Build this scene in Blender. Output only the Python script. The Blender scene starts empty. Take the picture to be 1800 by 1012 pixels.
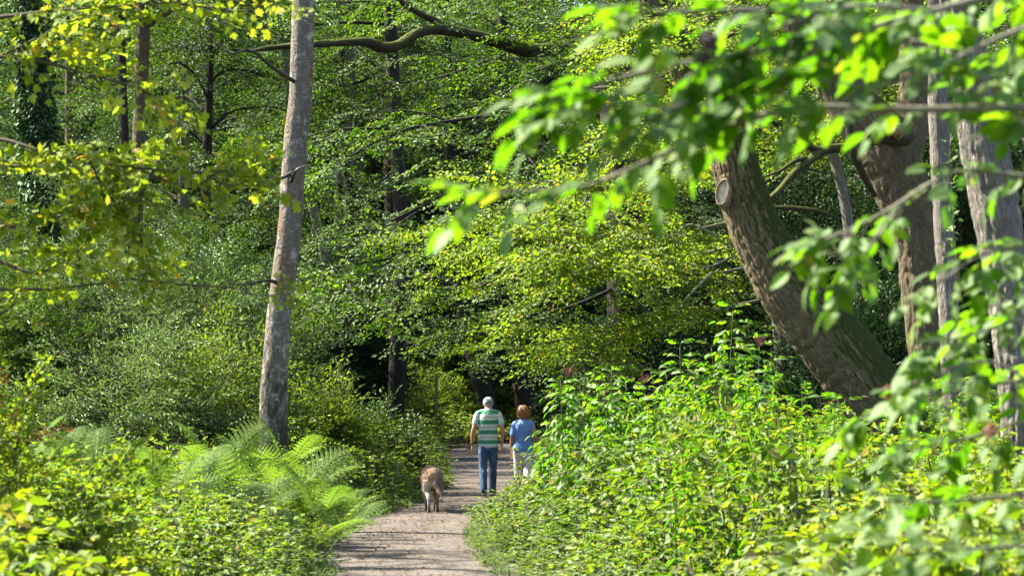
import bpy, math, random
import numpy as np
from mathutils import Vector, Matrix

# ------------------------------------------------------------------ camera, world, sun
SC = bpy.context.scene
COL = SC.collection
R = math.radians
FPX = 4250.0            # focal length in photo pixels (1800 wide)
HOR = 700.0             # horizon row of the photo
EYE = 1.70

cam_d = bpy.data.cameras.new('camera')
cam = bpy.data.objects.new('camera', cam_d); COL.objects.link(cam)
cam.location = (0, 0, EYE); cam.rotation_euler = (R(90), 0, 0)
cam_d.sensor_width = 36; cam_d.lens = 36 * FPX / 1800
cam_d.shift_y = (HOR - 506) / 1800
cam_d.clip_start = 0.3; cam_d.clip_end = 2000
cam_d.dof.use_dof = True; cam_d.dof.focus_distance = 40; cam_d.dof.aperture_fstop = 4.6
SC.camera = cam

SUN_EL = R(46); SUN_DIR = Vector((-0.93, 0.30, 0)).normalized() * math.cos(SUN_EL) + Vector((0, 0, math.sin(SUN_EL)))
sun_d = bpy.data.lights.new('sun', 'SUN'); sun_d.energy = 5.0; sun_d.angle = R(0.5); sun_d.color = (1.0, 0.94, 0.78)
sun = bpy.data.objects.new('sun', sun_d); COL.objects.link(sun)
sun.rotation_euler = SUN_DIR.to_track_quat('Z', 'Y').to_euler()
W = bpy.data.worlds.new('World'); SC.world = W; W.use_nodes = True
nt = W.node_tree; nt.nodes.clear()
sky = nt.nodes.new('ShaderNodeTexSky'); sky.sky_type = 'NISHITA'; sky.sun_disc = False
sky.sun_elevation = SUN_EL; sky.sun_rotation = math.atan2(SUN_DIR.x, SUN_DIR.y)
bg = nt.nodes.new('ShaderNodeBackground'); bg.inputs[1].default_value = 0.082
wo = nt.nodes.new('ShaderNodeOutputWorld')
nt.links.new(sky.outputs[0], bg.inputs[0]); nt.links.new(bg.outputs[0], wo.inputs[0])
SC.view_settings.view_transform = 'Standard'; SC.view_settings.look = 'None'
SC.view_settings.exposure = 2.25; SC.view_settings.gamma = 1.0
SC.cycles.max_bounces = 8; SC.cycles.diffuse_bounces = 4; SC.cycles.transmission_bounces = 5
SC.cycles.glossy_bounces = 2; SC.cycles.use_denoising = True
SC.cycles.sample_clamp_indirect = 6
SC.cycles.caustics_reflective = False; SC.cycles.caustics_refractive = False

# places the photograph shows in full sun: the crowns leave gaps over them (point, radius)
SUNNY = [((-1.5, 93, 1.5), 3.0), ((.5, 88, .5), 2.0), ((2.2, 41, 5), 3.0), ((.3, 40, 4.5), 2.4), ((4.2, 40, 4), 2.4), ((3.4, 27, 3.5), 1.8), ((2.6, 27, 5), 1.6), ((3, 20, 1), 3.4), ((5.5, 24, 1), 3.2), ((1.6, 27, 1.2), 2.2),
         ((-3.2, 24, .8), 2.6), ((-5.5, 28, .8), 2.4), ((-2.2, 33, .8), 1.4), ((-6.5, 38, 2.5), 2.4), ((-9, 40, 2.5), 2.0), ((-2, 47, 8), 2.0), ((-4.2, 46, 9), 1.6), ((-1.5, 48, 6), 1.8), ((-4.5, 46, 5), 1.4), ((.0, 51, .1), .8), ((-1.0, 24, 0), .8), ((-.6, 41, 1), .3), ((-11, 56, 7), 2.4),
         ((-7.5, 60, 8), 2.0), ((-1, 60, 3), 1.6), ((2, 66, 2.5), 1.6), ((-1.1, 36, .3), .3), ((6.3, 20, 3.5), 1.4), ((5.3, 30, 5), 1.6), ((-4, 15.5, 3.5), 1.8), ((-3, 15.5, 3), 1.6), ((1.5, 6, 2.2), 1.2), ((.3, 6, 2.3), .8)]
def gap(P, grow=0.0):
    P = np.atleast_2d(P); sd_ = np.array(SUN_DIR); k = np.zeros(len(P), bool)
    for q, rad in SUNNY:
        v = P - np.array(q); t = v @ sd_; d_ = np.linalg.norm(v - t[:, None] * sd_, axis=1); k |= (t > 3.2) & (d_ < (rad + grow))
    return k
rng = np.random.default_rng(7)
random.seed(7)

def at(px, py, d):
    """a photo pixel at distance d, as a place in the wood"""
    return np.array([(px - 900) / FPX * d, d, EYE - (py - HOR) / FPX * d])
def ground_d(py): return EYE * FPX / (py - HOR)

# ------------------------------------------------------------------ geometry kit (everything is quads)
class G:
    def __init__(s): s.V = []; s.F = []; s.A = []; s.M = []; s.K = []; s.n = 0; s.S = []
    def add(s, V, F, A=None, m=0, K=None, smooth=False):
        V = np.asarray(V, float); F = np.asarray(F, int)
        s.V.append(V); s.F.append(F + s.n); s.n += len(V)
        A = np.full(len(F), 0.5) if A is None else np.asarray(A, float)
        s.A.append(A); s.M.append(np.full(len(F), m) if np.isscalar(m) else m)
        s.K.append(np.zeros((len(V), 3)) if K is None else K)
        s.S.append(np.full(len(F), smooth))
    def arr(s):
        return (np.concatenate(s.V), np.concatenate(s.F), np.concatenate(s.A), np.concatenate(s.M))
    def mesh(s, name, mats, org=(0, 0, 0)):
        V, F, A, M = s.arr(); K = np.concatenate(s.K); S = np.concatenate(s.S)
        me = bpy.data.meshes.new(name)
        me.vertices.add(len(V)); me.loops.add(F.size); me.polygons.add(len(F))
        me.vertices.foreach_set('co', (V - np.asarray(org, float)).astype(np.float32).ravel())
        me.loops.foreach_set('vertex_index', F.astype(np.int32).ravel())
        me.polygons.foreach_set('loop_start', np.arange(0, F.size, 4, dtype=np.int32))
        me.polygons.foreach_set('material_index', M.astype(np.int32))
        me.polygons.foreach_set('use_smooth', S.astype(bool))
        a = me.attributes.new('v', 'FLOAT', 'FACE'); a.data.foreach_set('value', A.astype(np.float32))
        if np.any(K):
            k = me.attributes.new('bk', 'FLOAT_VECTOR', 'POINT'); k.data.foreach_set('vector', K.astype(np.float32).ravel())
        for m in mats: me.materials.append(m)
        me.update(calc_edges=True)
        return me

def frames(D, roll=0.0, up=None):
    """matrices whose columns are (along, side, normal)"""
    D = np.atleast_2d(D).astype(float); D = D / np.linalg.norm(D, axis=1)[:, None]
    U = np.tile([0.013, 0.021, 1.0], (len(D), 1)) if up is None else np.broadcast_to(up, D.shape)
    Y = np.cross(U, D); nn = np.linalg.norm(Y, axis=1)[:, None]
    Y = np.where(nn < 1e-3, [[0, 1, 0]], Y / np.maximum(nn, 1e-6)); Z = np.cross(D, Y)
    roll = np.broadcast_to(roll, (len(D),))
    c = np.cos(roll)[:, None]; s_ = np.sin(roll)[:, None]
    return np.stack([D, Y * c + Z * s_, Z * c - Y * s_], axis=2)

def put(proto, T, P, dv=None, keep_m=None):
    """instances of a proto (V,F,A,M) merged into plain arrays"""
    V, F, A, M = proto; n = len(P)
    VV = np.einsum('nij,vj->nvi', T, V) + P[:, None, :]
    FF = F[None] + (np.arange(n) * len(V))[:, None, None]
    AA = np.tile(A, n).reshape(n, -1)
    if dv is not None: AA = AA + dv[:, None]
    return VV.reshape(-1, 3), FF.reshape(-1, 4), AA.ravel(), np.tile(M, n)

def spline(P, n):
    """Catmull-Rom through rows of P (any number of columns)"""
    P = np.asarray(P, float); Q = np.vstack([2 * P[0] - P[1], P, 2 * P[-1] - P[-2]])
    t = np.linspace(0, len(P) - 1 - 1e-9, n); i = t.astype(int); f = (t - i)[:, None]
    a, b, c, d = Q[i], Q[i + 1], Q[i + 2], Q[i + 3]
    return 0.5 * (2 * b + (c - a) * f + (2 * a - 5 * b + 4 * c - d) * f * f + (3 * b - a - 3 * c + d) * f ** 3)

def h3(ix, iy, iz):
    h = (ix * 374761393 + iy * 668265263 + iz * 2147483647) & 0x7fffffff
    h = ((h ^ (h >> 13)) * 1274126177) & 0x7fffffff
    return ((h ^ (h >> 16)) & 0xffff) / 65535.0
def vnoise(P):
    P = np.asarray(P, float); i = np.floor(P).astype(np.int64); f = P - i; f = f * f * (3 - 2 * f); r = 0
    for dx in (0, 1):
        for dy in (0, 1):
            for dz in (0, 1):
                w = (f[:, 0] if dx else 1 - f[:, 0]) * (f[:, 1] if dy else 1 - f[:, 1]) * (f[:, 2] if dz else 1 - f[:, 2])
                r = r + w * h3(i[:, 0] + dx, i[:, 1] + dy, i[:, 2] + dz)
    return r

def tube(g, P, rad, seg=10, n=None, m=0, bark=0.0, bscale=8.0, lump=0.0, flare=None, cap=True, v=0.5, seed=0):
    """a tapered limb along P; bark = depth of the furrows in metres"""
    P = np.asarray(P, float); rad = np.broadcast_to(np.asarray(rad, float), (len(P),))
    n = n or max(3, len(P) * 3)
    Q = spline(np.column_stack([P, rad]), n); C = Q[:, :3]; r = np.maximum(Q[:, 3], 1e-4)
    T = np.gradient(C, axis=0); T /= np.linalg.norm(T, axis=1)[:, None]
    L = np.concatenate([[0], np.cumsum(np.linalg.norm(np.diff(C, axis=0), axis=1))])
    N = np.zeros_like(T); a = np.array([1, 0.1, 0.05]) if abs(T[0][0]) < 0.8 else np.array([0.1, 1, 0.05])
    for i in range(n):
        a = a - T[i] * a.dot(T[i]); a = a / np.linalg.norm(a); N[i] = a
    B = np.cross(T, N)
    th = np.linspace(0, 2 * math.pi, seg, endpoint=False)
    c, s_ = np.cos(th), np.sin(th)
    rr = np.tile(r[:, None], (1, seg))
    K = np.stack([np.outer(r, c), np.outer(r, s_), np.tile(L[:, None], (1, seg))], axis=2).reshape(-1, 3)
    if lump:
        rr = rr * (1 + lump * (vnoise(K * [2.2, 2.2, 1.1] + seed + 40).reshape(n, seg) - 0.5) * 2)
    if bark:
        q = K * [bscale, bscale, bscale * 0.3] + seed + 11
        q = q + 0.6 * (vnoise(q * 0.7 + 9)[:, None] - .5)
        rd = np.abs(vnoise(q) - 0.5) * 2; rd2 = np.abs(vnoise(q * 2.3 + 31) - 0.5) * 2
        rr = rr + bark * ((np.minimum(rd, .45) / .45).reshape(n, seg) - 0.6 + 0.35 * rd2.reshape(n, seg))
    if flare is not None:
        rr = rr * (1 + flare[0] * np.exp(-L / flare[1])[:, None] * (1 + 0.45 * np.cos(th * 5 + 1)[None]))
    V = C[:, None] + N[:, None] * (rr * c)[:, :, None] + B[:, None] * (rr * s_)[:, :, None]
    V = V.reshape(-1, 3)
    i, j = np.meshgrid(np.arange(n - 1), np.arange(seg), indexing='ij')
    F = np.stack([i * seg + j, i * seg + (j + 1) % seg, (i + 1) * seg + (j + 1) % seg, (i + 1) * seg + j], axis=2).reshape(-1, 4)
    if cap:
        V = np.vstack([V, C[0], C[-1]]); K = np.vstack([K, K[0], K[-1]]); k0 = n * seg
        j = np.arange(0, seg, 2); e = (n - 1) * seg
        F = np.vstack([F, np.stack([(j + 2) % seg, (j + 1) % seg, j, np.full(len(j), k0)], 1),
                       np.stack([e + j, e + (j + 1) % seg, e + (j + 2) % seg, np.full(len(j), k0 + 1)], 1)])
    g.add(V, F, np.full(len(F), v), m, K, smooth=True)
    return C, T, r

# ------------------------------------------------------------------ leaf prototypes (base at origin, along +X, unit length)
def leaf_quad(w=.55):   # folded diamond, for far leaves
    V = np.array([[0, 0, 0], [.45, w / 2, .06], [1, 0, -.06], [.45, -w / 2, .06]]); return V, np.array([[0, 1, 2, 3]]), np.zeros(1), np.zeros(1, int)
def leaf6(w=.5, bend=-.12, fold=.1):
    V = np.array([[0, 0, 0], [.28, w * .46, fold], [.68, w * .36, fold * .6 + bend * .4], [1, 0, bend], [.68, -w * .36, fold * .6 + bend * .4], [.28, -w * .46, fold]])
    return V, np.array([[0, 1, 2, 3], [0, 3, 4, 5]]), np.zeros(2), np.zeros(2, int)
def leaf_fine(w=.5, bend=-.2, fold=.1, n=6, serr=.0):
    x = np.linspace(0, 1, n + 1); prof = np.sin(np.pi * np.minimum(x ** 0.72, 1)) ** .85 * w / 2
    V = []; F = []
    for i, a in enumerate(x):
        z = bend * a * a; p = max(prof[i], 0.004) * (1 + serr * (1 if i % 2 else -1))
        V += [[a, p, z + fold * p * 2], [a, 0, z], [a, -p, z + fold * p * 2]]
    for i in range(n):
        F += [[3 * i, 3 * i + 3, 3 * i + 4, 3 * i + 1], [3 * i + 1, 3 * i + 4, 3 * i + 5, 3 * i + 2]]
    return np.array(V), np.array(F), np.zeros(len(F)), np.zeros(len(F), int)
def leaf_lobed():       # field-maple / oak like leaf with lobes
    h = [(0, 0), (.12, .10), (.16, .36), (.34, .30), (.44, .52), (.60, .50), (.58, .24), (.80, .24), (.86, .12), (1, 0)]
    V = [[0, 0, 0], [.3, 0, -.01], [.6, 0, -.03], [1, 0, -.1]]; F = []
    up = [[x, y, .08 * y] for x, y in h[1:-1]]; dn = [[x, -y, .08 * y] for x, y in h[1:-1]]
    V += up + dn; k = 4; m = 4 + len(up)
    def half(o, fl):
        q = [[0, o, o + 1, 1], [1, o + 1, o + 2, o + 3], [1, o + 3, o + 4, 2], [1, o + 3, o + 5, 2], [2, o + 5, o + 6, 3], [2, o + 6, o + 7, 3]]
        q = [[0, o, o + 1, 1], [1, o + 1, o + 2, o + 3], [1, o + 3, o + 4, o + 5], [1, o + 5, o + 6, 2], [2, o + 6, o + 7, 3]]
        return [a[::-1] for a in q] if fl else q
    F = half(k, False) + half(m, True)
    return np.array(V), np.array(F), np.zeros(len(F)), np.zeros(len(F), int)

def make_spray(leaf, ll=.07, n_side=7, step=.085, flat=.35, twig=True, seed=1, droop=.15, spread=.42, main_leaf=True):
    """a leafy branch tip: unit length main twig along +X, side twigs in one plane, leaves on all of them"""
    r = np.random.default_rng(seed); g = G(); P = []; D = []
    def line(a, d, L, depth):
        ts = np.arange(step * .6, L, step); k = 0
        for t in ts:
            s_ = 1 if k % 2 else -1; k += 1
            p = a + d * t + np.array([0, 0, -droop * (a[0] * .0 + (a[0] + d[0] * t) ** 2)])
            ang = R(48) * s_; dd = np.array([d[0] * math.cos(ang) - d[1] * math.sin(ang), d[0] * math.sin(ang) + d[1] * math.cos(ang), -.15 + .0])
            P.append(p + r.normal(0, .012, 3)); D.append(dd + r.normal(0, .22, 3))
        P.append(a + d * L + np.array([0, 0, -droop * (a[0] + d[0] * L) ** 2])); D.append(d + r.normal(0, .2, 3) * [1, 1, .6])
    line(np.zeros(3), np.array([1., 0, 0]), 1.0, 0)
    for i in range(n_side):
        t = .12 + .78 * i / max(1, n_side - 1); s_ = 1 if i % 2 else -1
        L = spread * (1.15 - t * .75) * r.uniform(.75, 1.2); an = s_ * R(r.uniform(38, 60))
        d = np.array([math.cos(an), math.sin(an), r.normal(0, .12)])
        line(np.array([t, 0, 0.]), d, L, 1)
        if twig:
            p0 = np.array([t, 0, -droop * t * t]); p1 = p0 + d * L; p1[2] -= droop * ((t + d[0] * L) ** 2 - t * t)
            w = .004; g.add([p0 + [0, 0, w], p0 - [0, 0, w], p1 - [0, 0, w * .4], p1 + [0, 0, w * .4]], [[0, 1, 2, 3]], m=1)
            g.add([p0 + [w, w, 0], p0 - [w, w, 0], p1 - [w, w, 0] * np.array([.4]), p1 + [w, w, 0] * np.array([.4])], [[0, 1, 2, 3]], m=1)
    if twig:
        x = np.linspace(0, 1, 5); w = .007
        for i in range(4):
            a = np.array([x[i], 0, -droop * x[i] ** 2]); b = np.array([x[i + 1], 0, -droop * x[i + 1] ** 2]); wa = w * (1 - x[i] * .7); wb = w * (1 - x[i + 1] * .7)
            g.add([a + [0, 0, wa], a - [0, 0, wa], b - [0, 0, wb], b + [0, 0, wb]], [[0, 1, 2, 3]], m=1)
            g.add([a + [0, wa, 0], a - [0, wa, 0], b - [0, wb, 0], b + [0, wb, 0]], [[0, 1, 2, 3]], m=1)
    P = np.array(P); D = np.array(D)
    T = frames(D, r.normal(0, flat, len(P))) * (ll * r.uniform(.65, 1.2, len(P)))[:, None, None]
    V, F, A, M = put(leaf, T, P, r.uniform(0, 1, len(P)))
    g.add(V, F, A, M)
    return g.arr()

def scatter(g, protos, P, D, size, roll=0.15, dv=0.0, r=rng):
    """sprays with their roots at P, pointing along D"""
    P = np.asarray(P); D = np.asarray(D); n = len(P)
    size = np.broadcast_to(size, (n,)); which = r.integers(0, len(protos), n); rl = r.normal(0, roll, n)
    jit = r.uniform(-dv, dv, n)
    for k, pr in enumerate(protos):
        s_ = which == k
        if not s_.any(): continue
        T = frames(D[s_], rl[s_]) * size[s_][:, None, None]
        V, F, A, M = put(pr, T, P[s_], jit[s_]); g.add(V, F, A, M)

# ------------------------------------------------------------------ materials
def new_mat(name):
    m = bpy.data.materials.new(name); m.use_nodes = True; n = m.node_tree; n.nodes.clear()
    out = n.nodes.new('ShaderNodeOutputMaterial'); return m, n, out
def node(n, t, **kw):
    o = n.nodes.new(t)
    for k, v in kw.items():
        if k.startswith('i_'): o.inputs[int(k[2:])].default_value = v
        else: setattr(o, k, v)
    return o
def ramp(n, fac, stops, interp='LINEAR'):
    r_ = n.nodes.new('ShaderNodeValToRGB'); r_.color_ramp.interpolation = interp
    el = r_.color_ramp.elements
    while len(el) < len(stops): el.new(0.5)
    for e, (p, c) in zip(el, stops): e.position = p; e.color = (*c, 1)
    n.links.new(fac, r_.inputs[0]); return r_.outputs[0]
def mixc(n, fac, a, b, mode='MIX'):
    m = n.nodes.new('ShaderNodeMix'); m.data_type = 'RGBA'; m.blend_type = mode
    for s_, v in ((0, fac), (6, a), (7, b)):
        if isinstance(v, (int, float)): m.inputs[s_].default_value = v
        elif isinstance(v, tuple): m.inputs[s_].default_value = (*v, 1)
        else: n.links.new(v, m.inputs[s_])
    return m.outputs[2]
def math_(n, op, a, b=0.5, clamp=False):
    m = n.nodes.new('ShaderNodeMath'); m.operation = op; m.use_clamp = clamp
    for s_, v in ((0, a), (1, b)):
        if isinstance(v, (int, float)): m.inputs[s_].default_value = v
        else: n.links.new(v, m.inputs[s_])
    return m.outputs[0]
def noise(n, vec, scale, detail=3.0, rough=.55, dist=0.0):
    t = n.nodes.new('ShaderNodeTexNoise'); t.inputs['Scale'].default_value = scale; t.inputs['Detail'].default_value = detail
    t.inputs['Roughness'].default_value = rough; t.inputs['Distortion'].default_value = dist
    if vec is not None: n.links.new(vec, t.inputs['Vector'])
    return t.outputs['Fac']
def attr(n, name, vec=False):
    a = n.nodes.new('ShaderNodeAttribute'); a.attribute_name = name; return a.outputs['Vector' if vec else 'Fac']
def scaled(n, vec, s_):
    m = n.nodes.new('ShaderNodeMapping'); m.inputs['Scale'].default_value = s_; n.links.new(vec, m.inputs[0]); return m.outputs[0]

def leaf_mat(name, dark, mid, bright, trans, tfac=.45, gloss=.35, rough=.38, odd=None, clump=.35, cscale=1.2):
    """leaf blade: diffuse + light through it + a waxy sheen; colour varies per leaf and per clump"""
    m, n, out = new_mat(name)
    geo = n.nodes.new('ShaderNodeNewGeometry')
    cl = noise(n, geo.outputs['Position'], cscale, 2.0)
    cl = math_(n, 'ADD', math_(n, 'MULTIPLY', math_(n, 'SUBTRACT', cl, .5), 3.0), .5)
    f = math_(n, 'ADD', math_(n, 'MULTIPLY', attr(n, 'v'), 1 - clump), math_(n, 'MULTIPLY', cl, clump), True)
    c = ramp(n, f, [(0.0, dark), (.5, mid), (1.0, bright)])
    if odd: c = mixc(n, math_(n, 'GREATER_THAN', math_(n, 'FRACT', math_(n, 'MULTIPLY', attr(n, 'v'), 57.3), 0), .955), c, odd)
    tr = mixc(n, 1.0, c, trans, 'MULTIPLY')
    d = node(n, 'ShaderNodeBsdfDiffuse'); n.links.new(c, d.inputs[0])
    t = node(n, 'ShaderNodeBsdfTranslucent'); n.links.new(tr, t.inputs[0])
    mx = node(n, 'ShaderNodeMixShader', i_0=tfac); n.links.new(d.outputs[0], mx.inputs[1]); n.links.new(t.outputs[0], mx.inputs[2])
    gl = node(n, 'ShaderNodeBsdfGlossy'); gl.inputs[0].default_value = (.85, 1, .75, 1); gl.inputs[1].default_value = rough + .3
    fr = node(n, 'ShaderNodeFresnel', i_0=1.42)
    mg = node(n, 'ShaderNodeMixShader'); n.links.new(math_(n, 'MULTIPLY', fr.outputs[0], gloss * .22), mg.inputs[0])
    n.links.new(mx.outputs[0], mg.inputs[1]); n.links.new(gl.outputs[0], mg.inputs[2]); n.links.new(mg.outputs[0], out.inputs[0])
    return m

def bark_mat(name, dark, light, furrow=9.0, stretch=.18, moss=0.0, mosscol=(.05, .075, .012), patch=None, bump=.6, moss_side=None, basecol=None, lent=False):
    m, n, out = new_mat(name)
    bk = attr(n, 'bk', True); geo = n.nodes.new('ShaderNodeNewGeometry')
    sv = scaled(n, bk, (1, 1, stretch))
    a = noise(n, sv, furrow, 5, .6, .6); b = noise(n, sv, furrow * 3.1, 4, .6); big = noise(n, bk, 2.3, 3)
    ridge = math_(n, 'ABSOLUTE', math_(n, 'SUBTRACT', a, .5), 0)
    ridge = math_(n, 'MULTIPLY', ridge, 6.0, True)
    f = math_(n, 'ADD', math_(n, 'MULTIPLY', ridge, .55), math_(n, 'MULTIPLY', b, .6), True)
    c = mixc(n, f, dark, light)
    c = mixc(n, math_(n, 'MULTIPLY', big, .5), c, (dark[0] * 1.3, dark[1] * 1.2, dark[2] * 1.1))
    if patch:
        pf = math_(n, 'MULTIPLY', math_(n, 'SUBTRACT', noise(n, scaled(n, bk, (1, 1, .35)), 4.2, 4, .65), .53), 7.0, True)
        c = mixc(n, pf, c, patch)
    if lent:   # pale dashes that run round the stem
        lf = noise(n, scaled(n, bk, (9, 9, 60)), 1.6, 3, .6)
        lf = math_(n, 'MULTIPLY', math_(n, 'SUBTRACT', lf, .58), 9.0, True)
        c = mixc(n, math_(n, 'MULTIPLY', lf, .8), c, (.50, .47, .43))
        df = noise(n, scaled(n, bk, (5, 5, 75)), 1.3, 2, .5)
        df = math_(n, 'MULTIPLY', math_(n, 'SUBTRACT', df, .64), 9.0, True)
        c = mixc(n, math_(n, 'MULTIPLY', df, .8), c, (.05, .042, .035))
        kf = noise(n, scaled(n, bk, (1, 1, .55)), 5.0, 4, .7, 1.0)
        sp = n.nodes.new('ShaderNodeSeparateXYZ'); n.links.new(bk, sp.inputs[0])
        lowf = math_(n, 'SUBTRACT', 1.0, math_(n, 'MULTIPLY', sp.outputs[2], .28), True)
        kk = math_(n, 'MULTIPLY', math_(n, 'SUBTRACT', math_(n, 'ADD', kf, math_(n, 'MULTIPLY', lowf, .48)), .68), 8.0, True)
        c = mixc(n, kk, c, (.045, .038, .03))
        wf = math_(n, 'MULTIPLY', math_(n, 'SUBTRACT', noise(n, bk, 7, 3, .6), .57), 8, True)
        c = mixc(n, math_(n, 'MULTIPLY', wf, .55), c, (.52, .50, .47))
    if moss > 0:
        sep = n.nodes.new('ShaderNodeSeparateXYZ'); n.links.new(geo.outputs['Normal'], sep.inputs[0])
        s_ = math_(n, 'ADD', sep.outputs[2], math_(n, 'MULTIPLY', sep.outputs[0], moss_side or 0.0))
        mf = math_(n, 'ADD', s_, math_(n, 'MULTIPLY', math_(n, 'SUBTRACT', noise(n, bk, 6, 5, .65), .5), 1.6))
        mf = math_(n, 'MULTIPLY', math_(n, 'SUBTRACT', mf, 1 - moss), 2.2, True)
        mc = mixc(n, noise(n, geo.outputs['Position'], 26, 4), mosscol, (mosscol[0] * 2.2, mosscol[1] * 1.9, mosscol[2] * 1.5))
        c = mixc(n, mf, c, mc)
    p = node(n, 'ShaderNodeBsdfPrincipled'); n.links.new(c, p.inputs['Base Color']); p.inputs['Roughness'].default_value = .88
    p.inputs['Specular IOR Level'].default_value = .25
    bp = node(n, 'ShaderNodeBump'); bp.inputs['Strength'].default_value = bump; bp.inputs['Distance'].default_value = .04
    n.links.new(f, bp.inputs['Height']); n.links.new(bp.outputs[0], p.inputs['Normal']); n.links.new(p.outputs[0], out.inputs[0])
    return m

def plain_mat(name, col, rough=.8, var=.25, scale=20.0, bump=.2, spec=.3, col2=None):
    m, n, out = new_mat(name); tc = n.nodes.new('ShaderNodeTexCoord')
    f = noise(n, tc.outputs['Object'], scale, 4, .6)
    c2 = col2 or tuple(x * (1 - var) for x in col)
    c = mixc(n, math_(n, 'MULTIPLY', math_(n, 'SUBTRACT', f, .3), 2.2, True), tuple(min(1, x * (1 + var * .4)) for x in col), c2)
    p = node(n, 'ShaderNodeBsdfPrincipled'); n.links.new(c, p.inputs['Base Color']); p.inputs['Roughness'].default_value = rough
    p.inputs['Specular IOR Level'].default_value = spec
    bp = node(n, 'ShaderNodeBump'); bp.inputs['Strength'].default_value = bump; bp.inputs['Distance'].default_value = .01
    n.links.new(f, bp.inputs['Height']); n.links.new(bp.outputs[0], p.inputs['Normal']); n.links.new(p.outputs[0], out.inputs[0])
    return m

M = {}
M['beech'] = leaf_mat('beech_leaf', (.008, .022, .003), (.034, .074, .006), (.120, .165, .012), (1.8, 2.0, .6), .55, .35, .4, clump=.5)
M['hazel'] = leaf_mat('maple_leaf_fresh', (.052, .102, .008), (.130, .195, .015), (.250, .285, .034), (1.75, 1.9, .6), .58, .3, .42, odd=(.20, .14, .02))
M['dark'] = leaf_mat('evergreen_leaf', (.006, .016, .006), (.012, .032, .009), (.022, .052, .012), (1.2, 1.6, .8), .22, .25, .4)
M['pale'] = leaf_mat('willow_leaf', (.030, .062, .016), (.062, .104, .026), (.115, .150, .045), (1.5, 1.7, .8), .45, .6, .4, clump=.45)
M['mid'] = leaf_mat('woodland_leaf', (.012, .030, .006), (.036, .072, .010), (.085, .125, .018), (1.7, 1.9, .7), .48, .5, .4, clump=.5)
M['gold'] = leaf_mat('yellowing_maple_leaf', (.075, .125, .010), (.200, .250, .020), (.380, .390, .045), (1.6, 1.65, .7), .55, .2, .45, odd=(.36, .22, .03), clump=.4)
M['elder'] = leaf_mat('elder_leaf', (.030, .080, .006), (.062, .135, .007), (.115, .180, .010), (1.7, 2.05, .45), .70, .3, .4, clump=.3, odd=(.15, .15, .03))
M['nettle'] = leaf_mat('nettle_leaf', (.055, .110, .008), (.130, .185, .011), (.235, .260, .020), (1.7, 1.8, .6), .55, .3, .45, odd=(.15, .12, .05))
M['herb'] = leaf_mat('herb_leaf', (.044, .085, .010), (.095, .145, .014), (.170, .205, .024), (1.7, 1.8, .6), .5, .35, .45, odd=(.16, .13, .07))
M['fern'] = leaf_mat('bracken_leaf', (.060, .115, .020), (.105, .165, .030), (.165, .215, .050), (1.6, 1.75, .7), .5, .15, .5)
M['grass'] = leaf_mat('grass_blade', (.050, .095, .016), (.080, .130, .022), (.120, .155, .040), (1.5, 1.7, .8), .42, .4, .4)
M['fara'] = leaf_mat('painted_shade_wood_leaf', (.007, .017, .004), (.020, .042, .006), (.070, .105, .012), (1.6, 1.9, .7), .42, .3, .45, clump=.65, cscale=.45)  # darker copy of the woodland leaf, shade of the far wood put into the colour
M['farb'] = leaf_mat('painted_shade_beech_leaf', (.008, .020, .004), (.026, .052, .006), (.100, .135, .012), (1.6, 1.9, .7), .42, .3, .45, clump=.65, cscale=.5)  # beech leaf with the shade of the background hollows mixed into its tones
M['silver'] = leaf_mat('silvery_willow_leaf', (.045, .080, .028), (.100, .145, .050), (.185, .215, .090), (1.4, 1.6, .8), .42, 1.0, .4, clump=.4)  # silvery gloss, and tones raised above the willow leaf to add light
M['ivy'] = leaf_mat('ivy_leaf', (.010, .028, .009), (.018, .046, .012), (.035, .075, .018), (1.3, 1.7, .8), .25, .4, .35)
M['brown'] = leaf_mat('withered_leaf', (.05, .03, .015), (.09, .05, .022), (.13, .08, .03), (1.5, 1.2, .8), .4, .2, .5)
M['twig'] = plain_mat('twig_bark', (.085, .065, .045), .85, .4, 30)
M['straw'] = plain_mat('dry_stem', (.36, .29, .17), .85, .4, 30)
M['stem'] = plain_mat('green_stem', (.09, .13, .035), .6, .3, 20)
M['palestem'] = plain_mat('pale_elder_stem', (.22, .20, .15), .8, .4, 40)
M['birch'] = bark_mat('birch_bark', (.075, .064, .05), (.225, .195, .165), 9, .45, patch=(.16, .08, .035), bump=.7, lent=True)
M['oak'] = bark_mat('furrowed_bark', (.040, .030, .016), (.36, .29, .165), 30, .24, moss=1.08, mosscol=(.030, .042, .006), moss_side=1.1, bump=.9)
M['oak2'] = bark_mat('brown_furrowed_bark', (.040, .03, .018), (.31, .245, .155), 28, .2, moss=.75, mosscol=(.035, .045, .008), bump=.9)
M['grey'] = bark_mat('grey_fissured_bark', (.06, .05, .04), (.42, .38, .33), 24, .18, moss=.15, bump=.9)
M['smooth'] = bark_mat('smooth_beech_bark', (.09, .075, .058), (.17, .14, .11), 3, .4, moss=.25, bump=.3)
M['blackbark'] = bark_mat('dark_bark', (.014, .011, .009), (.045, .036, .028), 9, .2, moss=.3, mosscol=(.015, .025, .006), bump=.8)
M['mossy'] = bark_mat('mossy_limb_bark', (.020, .015, .010), (.070, .052, .034), 10, .3, moss=1.05, mosscol=(.045, .055, .010), bump=.8)
M['berry'] = plain_mat('elder_berry', (.035, .012, .018), .35, .4, 60, spec=.5)
M['redstalk'] = plain_mat('rusty_flower_head', (.33, .16, .11), .8, .35, 50)

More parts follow.
